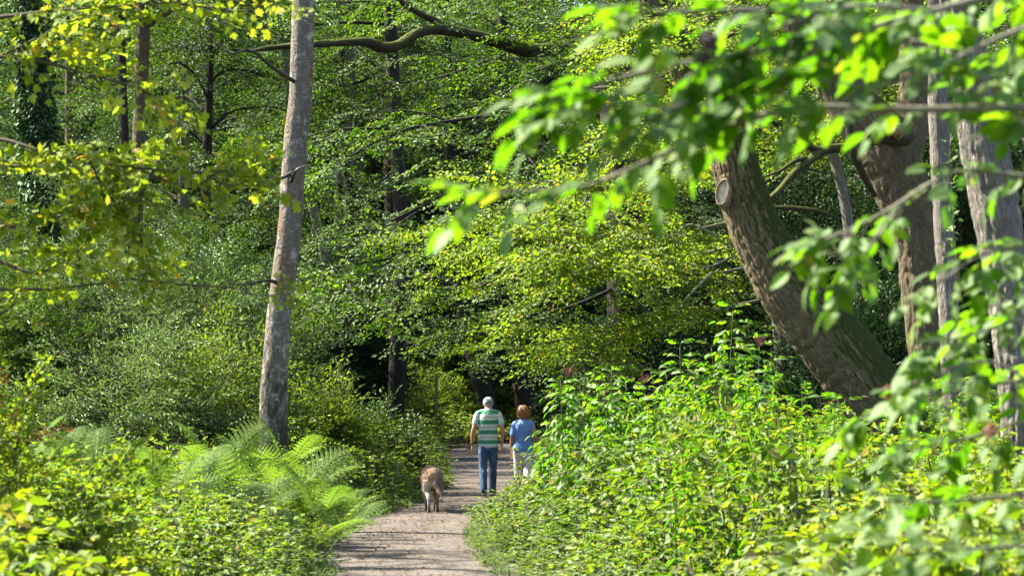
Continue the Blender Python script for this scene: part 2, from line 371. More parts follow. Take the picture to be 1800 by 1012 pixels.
# ------------------------------------------------------------------ objects
def link(name, me, parent=None, loc=None):
    o = bpy.data.objects.new(name, me); COL.objects.link(o)
    if parent is not None: o.parent = parent
    if loc is not None: o.location = loc
    return o
def tag(o, label=None, cat=None, group=None, kind=None):
    if label: o['label'] = label
    if cat: o['category'] = cat
    if group: o['group'] = group
    if kind: o['kind'] = kind
    return o
def thing(name, label, cat, loc=(0, 0, 0), group=None, rz=0.0):
    o = link(name, None, None, tuple(loc)); o.rotation_euler = (0, 0, rz); o.empty_display_size = .2
    return tag(o, label, cat, group)
def part(name, g, mats, root, org=None, label=None):
    org = tuple(root.location) if org is None else org
    o = link(name, g.mesh(name, mats, org), root)
    if label: o['label'] = label
    return o
def copy_tree(o, loc, rz=0.0, sc=1.0, label=None, group=None):
    c = o.copy(); COL.objects.link(c); c.location = loc; c.rotation_euler = (0, 0, rz)
    c.scale = (sc, sc, sc) if np.isscalar(sc) else sc
    if label: c['label'] = label
    if group: c['group'] = group
    for ch in o.children:
        d = ch.copy(); COL.objects.link(d); d.parent = c
        for e in ch.children:
            f = e.copy(); COL.objects.link(f); f.parent = d
    return c

# ------------------------------------------------------------------ ground and path
PC = spline(np.array([  # centre x, y, half width
    [-.45, -4, .72], [-.5, 8, .72], [-.6, 16, .74], [-.75, 20, .78], [-.94, 23.2, .72], [-1.28, 28, .70], [-1.30, 31, .68], [-1.22, 34.5, .62],
    [-.72, 39, .72], [-.28, 43, .98], [-.15, 50, 1.08], [-.45, 62, 1.15], [-.70, 74, 1.2], [-.55, 82, 1.3], [.9, 88.5, 1.5], [5, 92.5, 1.5], [12, 96, 1.5], [26, 99, 1.5]]), 420)
def path_s(x, y):
    """distance outside the path's edge (negative on the path)"""
    x = np.atleast_1d(x); y = np.atleast_1d(y); o = np.empty(len(x))
    for i in range(0, len(x), 4000):
        d = np.hypot(x[i:i + 4000, None] - PC[None, :, 0], y[i:i + 4000, None] - PC[None, :, 1]) - PC[None, :, 2]
        o[i:i + 4000] = d.min(1)
    return o
def gz(x, y):
    x = np.atleast_1d(x).astype(float); y = np.atleast_1d(y).astype(float)
    q = np.column_stack([x * .25, y * .25, x * 0 + 3.3]); s_ = np.clip((path_s(x, y) - .3) / 3, 0, 1)
    return (vnoise(q) - .35) * .35 * s_
def grid(xs, ys, zf, name, mat_, kind='structure'):
    X, Y = np.meshgrid(xs, ys, indexing='xy'); Z = zf(X.ravel(), Y.ravel())
    V = np.column_stack([X.ravel(), Y.ravel(), Z]); nx = len(xs)
    i, j = np.meshgrid(np.arange(len(ys) - 1), np.arange(nx - 1), indexing='ij')
    F = np.stack([i * nx + j, i * nx + j + 1, (i + 1) * nx + j + 1, (i + 1) * nx + j], 2).reshape(-1, 4)
    g = G(); g.add(V, F, smooth=True); o = link(name, g.mesh(name, [mat_])); return tag(o, kind=kind)

m, n, out = new_mat('forest_floor'); geo = n.nodes.new('ShaderNodeNewGeometry'); pos = geo.outputs['Position']
c = ramp(n, noise(n, pos, 1.3, 6, .65), [(.3, (.030, .022, .013)), (.5, (.040, .030, .016)), (.7, (.035, .045, .016))])
c = mixc(n, math_(n, 'MULTIPLY', math_(n, 'SUBTRACT', noise(n, pos, 38, 4, .7), .5), 5, True), c, (.055, .038, .02))
p = node(n, 'ShaderNodeBsdfPrincipled'); n.links.new(c, p.inputs['Base Color']); p.inputs['Roughness'].default_value = .95
n.links.new(p.outputs[0], out.inputs[0]); M['floor'] = m
xs = np.concatenate([[-600, -300, -120, -60, -35], np.arange(-22, 22.1, .5), [35, 60, 120, 300, 600]])
ys = np.concatenate([[-300, -80, -30], np.arange(-10, 110, .6), [125, 150, 220, 400, 900]])
grid(xs, ys, lambda x, y: gz(x, y) * (np.abs(x) < 40) - .004, 'ground', M['floor'])

m, n, out = new_mat('gravel_path'); geo = n.nodes.new('ShaderNodeNewGeometry'); pos = geo.outputs['Position']
vr = n.nodes.new('ShaderNodeTexVoronoi'); vr.inputs['Scale'].default_value = 42; n.links.new(pos, vr.inputs['Vector'])
c = ramp(n, noise(n, pos, 1.6, 6, .7), [(.32, (.080, .064, .054)), (.52, (.128, .105, .093)), (.72, (.178, .153, .138))])
sp = n.nodes.new('ShaderNodeSeparateColor'); n.links.new(vr.outputs['Color'], sp.inputs[0])
c = mixc(n, .85, c, ramp(n, sp.outputs[0], [(0, (.30, .27, .25)), (.5, (.80, .77, .74)), (1, (1.6, 1.5, 1.42))]), 'MULTIPLY')
c = mixc(n, math_(n, 'MULTIPLY', math_(n, 'SUBTRACT', noise(n, pos, 5.5, 5, .75), .56), 6, True), c, (.075, .055, .038))
p = node(n, 'ShaderNodeBsdfPrincipled'); n.links.new(c, p.inputs['Base Color']); p.inputs['Roughness'].default_value = .9
bp = node(n, 'ShaderNodeBump'); bp.inputs['Strength'].default_value = .9; bp.inputs['Distance'].default_value = .02
n.links.new(math_(n, 'ADD', vr.outputs['Distance'], noise(n, pos, 9, 4, .6)), bp.inputs['Height']); n.links.new(bp.outputs[0], p.inputs['Normal'])
n.links.new(p.outputs[0], out.inputs[0]); M['gravel'] = m
g = G(); T = np.gradient(PC[:, :2], axis=0); T /= np.linalg.norm(T, axis=1)[:, None]; N = np.column_stack([T[:, 1], -T[:, 0]])
K_ = 15; us = np.linspace(-1, 1, K_); V = []
for u in us:
    w = PC[:, 2] + .12
    e = np.column_stack([PC[:, 0] + N[:, 0] * w * u, PC[:, 1] + N[:, 1] * w * u, .012 * np.ones(len(PC)) - .012 * abs(u) ** 3])
    e[:, 2] += .012 * (vnoise(np.column_stack([e[:, 0] * 2.2, e[:, 1] * 1.3, e[:, 0] * 0])) - .4) * (1 - abs(u) ** 4)
    e[:, 0] += .12 * abs(u) * (vnoise(np.column_stack([e[:, 1] * 2.1, e[:, 1] * 0 + u * 7, e[:, 1] * 0])) - .5)
    V.append(e)
V = np.array(V).transpose(1, 0, 2).reshape(-1, 3)
i, j = np.meshgrid(np.arange(len(PC) - 1), np.arange(K_ - 1), indexing='ij')
g.add(V, np.stack([i * K_ + j, i * K_ + j + 1, (i + 1) * K_ + j + 1, (i + 1) * K_ + j], 2).reshape(-1, 4), smooth=True)
tag(link('path', g.mesh('path', [M['gravel']])), kind='structure')
# loose stones and fallen leaves on the path
g = G(); k = 4200; ii = rng.integers(60, 330, k); u = rng.normal(0, .62, k).clip(-1.05, 1.05)
P = np.column_stack([PC[ii, 0] + N[ii, 0] * PC[ii, 2] * u, PC[ii, 1] + rng.uniform(-.12, .12, k) + N[ii, 1] * PC[ii, 2] * u, np.full(k, .024)])
T_ = frames(rng.normal(0, 1, (k, 3)) * [1, 1, .12], rng.normal(0, .25, k)) * rng.uniform(.025, .06, k)[:, None, None]
V, F, A, Mi = put(leaf6(.55, .1, .08), T_, P, rng.uniform(0, 1, k)); g.add(V, F, A, 0)
tag(link('fallen_leaves', g.mesh('fallen_leaves', [M['brown']])), 'small withered leaves littering the gravel path', 'leaf litter', kind='stuff')

# ------------------------------------------------------------------ spray prototypes
SP = {
    'beech': [make_spray(leaf6(.6, -.05), ll=.075, n_side=10, step=.066, flat=.5, seed=s_, droop=.12) for s_ in (1, 2, 3)],
    'hazel': [make_spray(leaf6(.72, -.08), ll=.088, n_side=9, step=.078, flat=1.0, seed=s_, droop=.1) for s_ in (4, 5, 6)],
    'mid': [make_spray(leaf6(.5, -.1), ll=.085, n_side=8, step=.08, flat=.75, seed=s_, droop=.22) for s_ in (7, 8, 9)],
    'willow': [make_spray(leaf6(.26, -.15), ll=.115, n_side=8, step=.075, flat=.6, seed=s_, droop=.3) for s_ in (10, 11, 12)],
    'dark': [make_spray(leaf6(.48, -.1), ll=.085, n_side=9, step=.07, flat=.8, seed=s_, droop=.25) for s_ in (13, 14)],
    'far': [make_spray(leaf_quad(.6), ll=.12, n_side=6, step=.11, flat=.5, twig=False, seed=s_, droop=.15) for s_ in (15, 16, 17)],
}
def auto_limbs(axis, z0, z1, rad, n, r, rise=.25, droop=.35, az0=None, azspan=2 * math.pi, taper=.35):
    """limbs round a trunk axis(z)->(x,y); returns list of (pts, radius)"""
    out_ = []
    for i in range(n):
        t = (i + .5) / n; z = z0 + (z1 - z0) * t
        a = (az0 if az0 is not None else 0) + (i * 2.39996 % (2 * math.pi) - math.pi) * azspan / (2 * math.pi) + r.normal(0, .15)
        L = rad * (1 - (1 - taper) * t ** 1.6) * r.uniform(.8, 1.15)
        d = np.array([math.cos(a), math.sin(a), 0]); p0 = np.array([*axis(z), z]); s_ = np.linspace(0, 1, 5)[:, None]
        w = np.cumsum(r.normal(0, .05 * L, (5, 3)), axis=0); w[0] = 0
        zz = (rise * L * np.sin(s_ * math.pi * .6) - droop * L * s_ ** 2 + t * .5 * L * s_)
        out_.append((p0 + d * L * s_ + w * [1, 1, .6] + [0, 0, 1] * zz, .018 + .012 * L))
    return out_
def leafy(g, gl, limbs, protos, per_m, size, r, sub=4, sub_len=.4, pitch=-.05, start=.25, seg=6, dv=.25, tube_m=0, vert=.22, leafy_main=True, cut=True):
    """side branches on each limb and sprays on all of them; wood goes into g, leaves into gl"""
    P = []; D = []
    for pts, r0 in limbs:
        if g is not None: tube(g, pts, np.linspace(r0, r0 * .25, len(pts)), seg, m=tube_m, n=10)
        C = spline(pts, 40); T = np.gradient(C, axis=0); L = np.linalg.norm(np.diff(C, axis=0), axis=1).sum(); T /= np.linalg.norm(T, axis=1)[:, None]
        runs = [(C[int(40 * start):], T[int(40 * start):], L * (1 - start))]
        for k in range(sub):
            t = start + (1 - start) * (k + r.uniform(.2, .9)) / sub; i = min(39, int(t * 40)); s_ = 1 if k % 2 else -1
            an = s_ * R(r.uniform(35, 70)); d = T[i]; dd = np.array([d[0] * math.cos(an) - d[1] * math.sin(an), d[0] * math.sin(an) + d[1] * math.cos(an), d[2] * .5 + r.normal(.05, vert)])
            dd /= np.linalg.norm(dd); l2 = L * sub_len * (1.2 - .6 * t) * r.uniform(.7, 1.3); x = np.linspace(0, 1, 12)[:, None]
            c2 = C[i] + dd * l2 * x + [0, 0, -.12] * (x * l2) ** 2 * .5 + np.sin(x * 5 + k) * r.normal(0, .03 * l2, 3)
            if g is not None: tube(g, c2[::4], np.linspace(r0 * .4, .006, 3), 5, m=tube_m, n=6)
            t2 = np.gradient(c2, axis=0); t2 /= np.linalg.norm(t2, axis=1)[:, None]; runs.append((c2, t2, l2))
        if not leafy_main: runs = runs[1:]
        for c_, t_, l_ in runs:
            k = max(2, int(l_ * per_m)); ii = (np.linspace(.05, .98, k) * (len(c_) - 1) + r.normal(0, .4, k)).clip(0, len(c_) - 1).astype(int)
            s_ = np.where(np.arange(k) % 2, 1, -1) * r.uniform(R(15), R(75), k); d = t_[ii]
            D.append(np.column_stack([d[:, 0] * np.cos(s_) - d[:, 1] * np.sin(s_), d[:, 0] * np.sin(s_) + d[:, 1] * np.cos(s_), d[:, 2] * .4 + pitch + r.normal(0, .16, k)]))
            P.append(c_[ii]); P.append(c_[-1:]); D.append(t_[-1:])
    P = np.vstack(P); D = np.vstack(D)
    if cut: k = ~gap(P); P, D = P[k], D[k]
    scatter(gl, protos, P, D, size * r.uniform(.7, 1.15, len(P)), .35, dv, r)

def tree(name, label, cat, spine, radii, bark, leafm, protos, z0, z1, rad, nl, per_m, size, seed, group=None, extra=(), seg=12, bk=0., n=None, sub=4,
         rise=.25, droop=.35, az0=None, azspan=2 * math.pi, flare=None, lump=.05, dv=.25, pitch=-.05, bscale=8, cut=True):
    r = np.random.default_rng(seed); spine = np.asarray(spine, float); base = spine[0].copy(); base[2] = 0
    root = thing(name, label, cat, base, group); g = G()
    tube(g, spine, radii, seg, n or len(spine) * 5, bark=bk, lump=lump, flare=flare, seed=seed, bscale=bscale)
    gb = G(); gl = G()
    o = np.argsort(spine[:, 2]); ax = lambda z: (np.interp(z, spine[o, 2], spine[o, 0]), np.interp(z, spine[o, 2], spine[o, 1]))
    limbs = (auto_limbs(ax, z0, z1, rad, nl, r, rise, droop, az0, azspan) if nl else []) + list(extra)
    if limbs: leafy(gb, gl, limbs, protos, per_m, size, r, sub=sub, dv=dv, pitch=pitch, cut=cut)
    part('trunk', g, [bark], root)
    if gb.n: part('branches', gb, [bark], root)
    if gl.n: part('crown', gl, [leafm, M['twig']], root)
    return root

def px(rows):   # rows of (px, py, d) -> world points
    return np.array([at(*q) for q in rows])
def foot(x_px, d): p = at(x_px, HOR, d); return np.array([p[0], d, -.15])
def pr(widths, d): return [w / 2 / FPX * d for w in widths]

# ------------------------------------------------------------------ the far wood
def vert(x, y, h, r, lean=(0, 0), k=5, wob=.15):
    t = np.linspace(0, 1, k); return np.column_stack([x + lean[0] * t + r.normal(0, wob, k) * (t > 0), y + lean[1] * t + r.normal(0, wob, k) * (t > 0), -.1 + h * t])
r = np.random.default_rng(21)
far = []
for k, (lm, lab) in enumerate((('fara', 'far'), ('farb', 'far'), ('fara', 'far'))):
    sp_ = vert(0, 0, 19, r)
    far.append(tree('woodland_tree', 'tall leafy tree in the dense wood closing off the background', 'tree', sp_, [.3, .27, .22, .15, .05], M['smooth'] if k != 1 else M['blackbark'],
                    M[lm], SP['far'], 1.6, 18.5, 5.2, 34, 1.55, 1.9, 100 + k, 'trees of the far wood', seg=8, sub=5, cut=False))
spots = []
for row, (y0, dx, off) in enumerate(((104, 6.3, 0), (114, 6.8, 3), (126, 7.5, 1), (140, 7, 4), (152, 7, 1), (164, 7, 3))):
    x = -y0 * .30 + off
    while x < y0 * .30:
        spots.append((x + r.uniform(-1, 1), y0 + r.uniform(-3, 3))); x += dx
spots = [q for q in spots if q[1] > 110 or gap(np.array([[q[0], q[1], z] for z in (5, 8, 11, 14)]), 1.0).sum() < 2]
for i, (x, y) in enumerate(spots):
    o = far[i % 3]
    if i < 3: o.location = (x, y, 0); o.rotation_euler.z = r.uniform(0, 6)
    else: copy_tree(o, (x, y, 0), r.uniform(0, 6.28), r.uniform(.85, 1.2) * (1 + max(0, y - 112) * .012))

for x, y, h_, zb, sc_ in ((-8.8, 95, 16, 1.0, 1), (-5.6, 98, 17, 1.0, 1), (-2.6, 106, 17, 4.0, 1), (9.5, 99, 17, 1.0, 1), (13.5, 96, 16, 1.0, 1), (-13, 99, 15, 1, 1), (5.6, 104, 18, 3, 1), (1.8, 108, 19, 5, 1), (-17.5, 104, 17, 1, 1), (-10.5, 105, 19, 2, 1), (17.5, 100, 17, 1, 1)):
    sp_ = vert(x, y, h_, r)  # invented trees, near-black leaves in place of the shade in the hollows
    tree('added_dark_tree', 'tall dark-leaved tree added to stand in for the shade between the trunks far behind', 'tree', sp_, [.22, .2, .16, .1, .03], M['blackbark'], M['dark'], SP['far'], zb, h_ - .5, 3.4, 34, 2.2, 1.6, int(900 + x * 7), 'dark trees added for shade far behind', seg=8, sub=5, cut=True, droop=.5)
# taller trees in the middle distance, foliage from a few metres up
mids = []
for k, (lm, spk, bk_) in enumerate((('mid', 'mid', 'smooth'), ('farb', 'beech', 'blackbark'), ('pale', 'willow', 'oak2'))):
    sp_ = vert(0, 0, 16, r)
    mids.append(tree('woodland_tree', 'slim-stemmed tree with layered foliage standing between the path and the far wood', 'tree', sp_, [.24, .21, .17, .11, .04], M[bk_],
                     M[lm], SP[spk], 3.2, 15.5, 4.2, 24, 2.6, 1.35, 140 + k, 'slim trees of the middle wood', seg=10, sub=5, cut=False))
ms = [(-19.5, 88, 0), (-14.5, 80, 2), (-17, 70, 2), (-11.5, 90, 1), (-9.8, 74, 0), (-5.5, 82, 1), (-7.2, 94, 0), (4.6, 84, 1), (8.2, 78, 1), (12.5, 86, 0), (-12.6, 62, 2), (15.5, 76, 1),
      (19, 88, 2), (10.5, 66, 1), (1.5, 100, 0), (-2.8, 102, 2), (15, 62, 0), (-17.5, 55, 0)]
ms = [q for q in ms if gap(np.array([[q[0], q[1], z] for z in (6, 8, 10, 12, 14)]), 1.0).sum() < 2]
print('middle trees', len(ms))
for i, (x, y, k) in enumerate(ms):
    first = not any(q[2] == k for q in ms[:i])
    if first: mids[k].location = (x, y, 0)
    else: copy_tree(mids[k], (x, y, 0), r.uniform(0, 6.28), r.uniform(.85, 1.15))

# shrub layer
def shrub(name, label, cat, x, y, h, rad, n, lm, spk, size, per_m, seed, group=None, bark='twig', sub=3):
    r = np.random.default_rng(seed); root = thing(name, label, cat, (x, y, 0), group); gb = G(); gl = G(); limbs = []
    for i in range(n):
        a = i * 2.39996; rr = rad * math.sqrt((i + .5) / n); hh = h * (1 - .45 * (rr / rad) ** 2) * r.uniform(.75, 1.1); t = np.linspace(0, 1, 4)
        p = np.column_stack([x + math.cos(a) * rr * t ** .8, y + math.sin(a) * rr * t ** .8, -.05 + hh * t ** 1.1]) + r.normal(0, .05 * h, (4, 3)) * t[:, None]
        limbs.append((p, .016))
    leafy(gb, gl, limbs, SP[spk], per_m, size, r, cut=False, sub=sub, sub_len=.45, start=.12, vert=.3, dv=.3)
    part('stems', gb, [M[bark]], root); part('foliage', gl, [M[lm], M['twig']], root); return root
sh = [shrub('shrub', 'rounded understorey shrub among the trunks behind the walkers', 'shrub', 0, 0, 3.0, 1.7, 20, lm, spk, .95, 4, 160 + k, 'understorey shrubs of the middle wood')
      for k, (lm, spk) in enumerate((('mid', 'mid'), ('dark', 'dark'), ('hazel', 'hazel'), ('herb', 'mid')))]
ss = [(-20, 72, 0), (-15.5, 62, 3), (-12, 55, 0), (-9.5, 64, 3), (-13, 78, 1), (-8, 56, 0), (-6.0, 67, 1), (-8.5, 84, 0), (-3.5, 96, 2), (-.6, 101.5, 2), (3.5, 97, 2), (-3.2, 93, 2), (-5.6, 92, 2), (-4.4, 86, 3),
      (1.2, 98, 2), (4.5, 98, 0), (4.4, 68, 0), (4.6, 60, 3), (6.5, 62, 1), (9, 70, 1), (7, 54, 1), (10.5, 58, 1), (13, 64, 1), (16.5, 70, 1), (12.5, 52, 1),
      (-17, 48, 0), (8, 88, 0), (-22, 84, 0), (20, 82, 0)]
for i, (x, y, k) in enumerate(ss):
    first = not any(q[2] == k for q in ss[:i])
    if first: sh[k].location = (x, y, 0)
    else: copy_tree(sh[k], (x, y, 0), r.uniform(0, 6.28), r.uniform(.75, 1.15))

# ------------------------------------------------------------------ single trees
# birch beside the path
d = 31.0
sp_ = px([(474, 945, d), (478, 860, d), (480, 774, d), (481, 694, d), (490, 560, d), (500, 480, d), (509, 400, d), (519, 257, d), (529, 158, d), (533, 0, d), (540, -300, d), (560, -700, d), (575, -1150, d)])
root = tree('birch_tree', 'slender pinkish grey birch trunk with peeling pale bark rising beside the ferns', 'tree', sp_, pr([62, 56, 51, 48, 44, 42, 40, 42, 40, 37, 33, 24, 8], d), M['birch'], M['mid'], SP['mid'],
     11.0, 13.2, 1.8, 5, 1.8, 1.0, 201, seg=48, n=300, bk=.006, bscale=16, lump=.09, flare=(.4, .3))
g = G()
for rows in ([(528, 150, d), (480, 120, 30.5), (440, 88, 30), (398, 92, 29.6), (330, 20, 29)], [(508, 330, d), (520, 300, 30.6), (545, 290, 30.4)], [(496, 500, d), (470, 493, 30.6), (430, 500, 30.2), (400, 498, 30)],
             [(519, 300, d), (498, 312, 30.5), (470, 318, 30), (420, 335, 29.5)]):
    g = G(); tube(g, px(rows), np.linspace(.03, .006, len(rows)), 6, 14); part('branch', g, [M['birch']], root)

# leaning old tree with the sawn-off limb
d = 27.0
sp_ = px([(1640, 985, d), (1612, 880, d), (1586, 800, d), (1560, 742, d), (1528, 690, d), (1488, 632, d), (1445, 578, d), (1393, 515, d), (1355, 452, d), (1328, 400, d), (1309, 345, d), (1295, 300, d), (1278, 245, d), (1245, 180, d), (1205, 115, d),
          (1165, 50, d), (1120, -60, d), (1060, -250, d), (1010, -500, d)])
lean = tree('leaning_tree', 'thick leaning trunk with mossy upper side and a pale sawn-off limb scar', 'tree', sp_, pr([200, 160, 140, 128, 122, 124, 120, 108, 97, 91, 86, 82, 78, 68, 60, 56, 48, 36, 10], d), M['oak'], M['hazel'], SP['hazel'],
     7.4, 9.2, 2.6, 7, 3.0, .9, 202, seg=160, n=560, bk=.022, bscale=24, lump=.06, flare=(.25, .5))
gb_ = G(); gl_ = G(); r3 = np.random.default_rng(404)
leafy(gb_, gl_, [(px(q), .02) for q in ([(1290, 60, 26.8), (1230, 90, 26.2), (1180, 100, 25.8), (1120, 130, 25.6)], [(1260, -20, 26.8), (1200, 20, 26.2), (1140, 30, 25.9), (1080, 60, 25.7)], [(1320, 130, 26.7), (1270, 170, 26.2), (1220, 180, 25.9), (1170, 200, 25.8)],
      [(1180, -30, 26.7), (1230, 40, 26), (1260, 90, 25.8), (1290, 120, 25.8)])], SP['hazel'], 5, .55, r3, sub=6, cut=False)
part('low_branches', gb_, [M['oak']], lean); part('low_foliage', gl_, [M['hazel'], M['twig']], lean)
# scar: a raised collar round a pale disc, facing the camera and a little left
c0 = at(1270, 338, d - .245); nrm = np.array([-.42, -.9, .12]); nrm /= np.linalg.norm(nrm)
upv = np.array([.12, 0, 1.]); upv -= nrm * upv.dot(nrm); upv /= np.linalg.norm(upv); sd = np.cross(upv, nrm)
def scar(c0, nrm, upv, sd, rx, ry, depth, root):
    th = np.linspace(0, 2 * math.pi, 49)[:-1]; nz = 1 + .03 * np.sin(th * 2 + 1) + .02 * np.sin(th * 5)
    prof = [(1.5, -.20), (1.46, -.12), (1.38, -.05), (1.30, -.004), (1.22, .016), (1.12, .018), (1.02, .0), (.98, -.018)]; g = G(); V = []
    for k, z in prof: V.append(c0 + np.outer(np.cos(th) * nz * rx * k, sd) + np.outer(np.sin(th) * nz * ry * k, upv) + nrm * (z + .010 * vnoise(np.column_stack([th * 4, th * 0 + k * 9, th * 0]))[:, None] - .005) * depth)
    V = np.vstack(V); i, j = np.meshgrid(np.arange(len(prof) - 1), np.arange(48), indexing='ij')
    K = np.column_stack([V @ sd, V @ upv * 0, V @ upv])
    g.add(V, np.stack([i * 48 + j, i * 48 + (j + 1) % 48, (i + 1) * 48 + (j + 1) % 48, (i + 1) * 48 + j], 2).reshape(-1, 4), K=K, smooth=True)
    part('limb_collar', g, [M['collar']], root)
    g = G(); V = [c0 - nrm * .018]
    for k in (.33, .66, 1.0): V += list(c0 - nrm * (.018 - .004 * (k < 1)) + np.outer(np.cos(th) * nz * rx * k, sd) + np.outer(np.sin(th) * nz * ry * k, upv))
    F = []
    for j in range(0, 48, 2): F.append([0, 1 + j, 1 + j + 1, 1 + (j + 2) % 48])
    for a in (0, 48):
        for j in range(48): F.append([1 + a + j, 49 + a + j, 49 + a + (j + 1) % 48, 1 + a + (j + 1) % 48])
    g.add(V, F, K=np.array(V) - c0, smooth=True); part('cut_face', g, [M['cut']], root)
M['collar'] = plain_mat('healed_collar_bark', (.30, .22, .15), .85, .5, 24, .8)
m, n, out = new_mat('sawn_wood'); bk = attr(n, 'bk', True); f = noise(n, scaled(n, bk, (1, 1, .4)), 34, 5, .7)
c = ramp(n, f, [(.35, (.26, .21, .15)), (.5, (.52, .46, .37)), (.7, (.66, .60, .50))])
p = node(n, 'ShaderNodeBsdfPrincipled'); n.links.new(c, p.inputs['Base Color']); p.inputs['Roughness'].default_value = .85; n.links.new(p.outputs[0], out.inputs[0]); M['cut'] = m
scar(c0, nrm, upv, sd, .060, .122, 1.0, lean)

# second old trunk behind it, forking to the upper left
d = 33.0
sp_ = px([(1690, 980, d), (1668, 820, d), (1650, 720, d), (1635, 650, d), (1628, 600, d), (1622, 520, d), (1618, 450, d), (1604, 380, d), (1580, 320, d), (1565, 275, d), (1540, 235, d), (1495, 180, d), (1455, 120, d), (1405, 40, d), (1330, -120, d), (1260, -380, d)])
root = tree('forked_tree', 'broad brown furrowed trunk curving up behind the leaning tree and forking near the elder leaves', 'tree', sp_, pr([150, 110, 84, 68, 66, 74, 78, 86, 100, 112, 104, 84, 66, 56, 44, 14], d), M['oak2'], M['hazel'], SP['hazel'],
     9.5, 12.5, 3.0, 8, 2.6, 1.0, 203, seg=96, n=260, bk=.030, bscale=14, lump=.09, flare=(.3, .6))
g = G(); tube(g, px([(1575, 270, d), (1600, 215, d), (1606, 150, d), (1604, 60, d), (1598, -60, d), (1590, -260, d)]), pr([92, 62, 50, 46, 38, 16], d), 40, 90, bark=.016, bscale=13)
part('fork', g, [M['oak2']], root)
g = G(); tube(g, px([(1570, 236, 32.5), (1579, 229, 32.1), (1583, 226, 31.95)]), pr([34, 24, 20], d), 14, 8, bark=.01); part('broken_stub', g, [M['collar']], root)
g = G()
tube(g, px([(1590, 238, 32.6), (1545, 243, 32.1), (1500, 258, 31.8), (1452, 263, 31.5), (1425, 280, 31.2), (1395, 305, 31), (1372, 332, 30.8), (1352, 350, 30.6)]), pr([34, 24, 18, 16, 15, 13, 11, 8], d), 12, 40, bark=.006, lump=.15)
tube(g, px([(1455, 264, 31.5), (1430, 262, 31.3), (1408, 245, 31.1), (1388, 222, 31)]), pr([14, 12, 9, 5], d), 8, 16)
tube(g, px([(1430, 278, 31.3), (1400, 282, 31), (1372, 300, 30.8), (1345, 310, 30.6)]), pr([9, 8, 6, 3], d), 8, 16)
tube(g, px([(1488, 190, 31.6), (1492, 222, 31.6), (1500, 262, 31.6), (1516, 305, 31.7), (1538, 345, 31.9)]), pr([10, 13, 15, 14, 8], d), 10, 30, lump=.15)
tube(g, px([(1352, 365, 31), (1395, 366, 31.4), (1440, 372, 31.8), (1475, 385, 32.2)]), pr([6, 8, 8, 5], d), 8, 16)
tube(g, px([(1515, 258, 31.8), (1535, 230, 31.6), (1565, 214, 31.4)]), pr([7, 6, 4], d), 7, 10)
part('crooked_branch', g, [M['mossy']], root)

d = 40.0
sp_ = px([(1508, 900, d), (1502, 640, d), (1499, 540, d), (1494, 420, d), (1480, 330, d), (1464, 272, d), (1440, 180, d), (1400, 20, d), (1380, -300, d)])
tree('young_tree', 'thin pale grey stem slanting up in the dark gap beside the leaning trunk', 'tree', sp_, pr([26, 22, 20, 19, 19, 19, 18, 15, 6], d), M['grey'], M['hazel'], SP['hazel'], 7.6, 10.5, 2.6, 8, 3, 1.0, 204, seg=20, n=60, bk=.006, bscale=20)
d = 30.0
sp_ = px([(1684, 960, d), (1676, 700, d), (1668, 560, d), (1662, 440, d), (1655, 320, d), (1650, 200, d), (1648, 60, d), (1640, -200, d), (1630, -700, d)])
tree('slender_tree', 'slender grey trunk standing between the forked trunk and the pale fissured one', 'tree', sp_, pr([46, 38, 34, 34, 36, 38, 34, 26, 8], d), M['grey'], M['hazel'], SP['hazel'], 7.5, 12, 2.6, 9, 2.2, 1.0, 205, seg=40, n=160, bk=.012, bscale=18, lump=.08)
d = 20.0
sp_ = px([(1830, 1090, d), (1806, 900, d), (1796, 780, d), (1786, 640, d), (1770, 500, d), (1752, 380, d), (1736, 290, d), (1712, 170, d), (1690, 60, d), (1660, -120, d), (1610, -500, d)])
root = tree('fissured_tree', 'pale grey deeply fissured trunk at the edge of the picture behind the elder twigs', 'tree', sp_, pr([100, 76, 66, 68, 74, 78, 80, 66, 56, 48, 16], d), M['grey'], M['hazel'], SP['hazel'],
     5.6, 7.4, 1.6, 5, 2.5, .8, 206, seg=80, n=260, bk=.026, bscale=17, lump=.12, flare=(.3, .4))
g = G(); P = []; D = []
for q in [(1672 + rng.normal(0, 10), y_, 19.75) for y_ in np.linspace(240, 430, 34)]: P.append(at(*q)); D.append([rng.normal(0, .6), -1, -.6 + rng.normal(0, .3)])
P = np.array(P); T_ = frames(np.array(D), rng.normal(0, .5, len(P))) * rng.uniform(.05, .09, len(P))[:, None, None]
V, F, A, Mi = put(leaf_lobed(), T_, P, rng.uniform(.2, 1, len(P))); g.add(V, F, A, 0)
tube(g, px([(1690, 520, 19.8), (1680, 430, 19.7), (1668, 330, 19.7), (1672, 235, 19.7)]), .006, 5, 12, m=1)
part('ivy', g, [M['elder'], M['twig']], root)

# ivy-clad trunk at the left
def ivy_on(root, C, T, rad, k, mat_, seed, out_=.12, size=.075, lab=None, z0=0):
    r = np.random.default_rng(seed); i = r.integers(0, len(C), k); N_ = np.cross(T[i], r.normal(0, 1, (k, 3))); N_ /= np.linalg.norm(N_, axis=1)[:, None]
    dens = .4 + 1.1 * vnoise(np.column_stack([N_[:, 0] * 2, N_[:, 1] * 2, C[i, 2] * 1.3]) + seed)
    P = C[i] + N_ * (rad[i] * 1.02 + out_ * dens * r.uniform(.0, 1, k))[:, None]; D = N_ * .55 + [0, 0, -.8] + r.normal(0, .35, (k, 3))
    T_ = frames(D, r.normal(0, .5, k), up=None) * (size * r.uniform(.6, 1.2, k))[:, None, None]; g = G()
    V, F, A, Mi = put(leaf6(.85, -.12, .08), T_, P, r.uniform(0, 1, k)); g.add(V, F, A, 0); return part('ivy', g, [mat_], root, label=lab)
d = 45.0
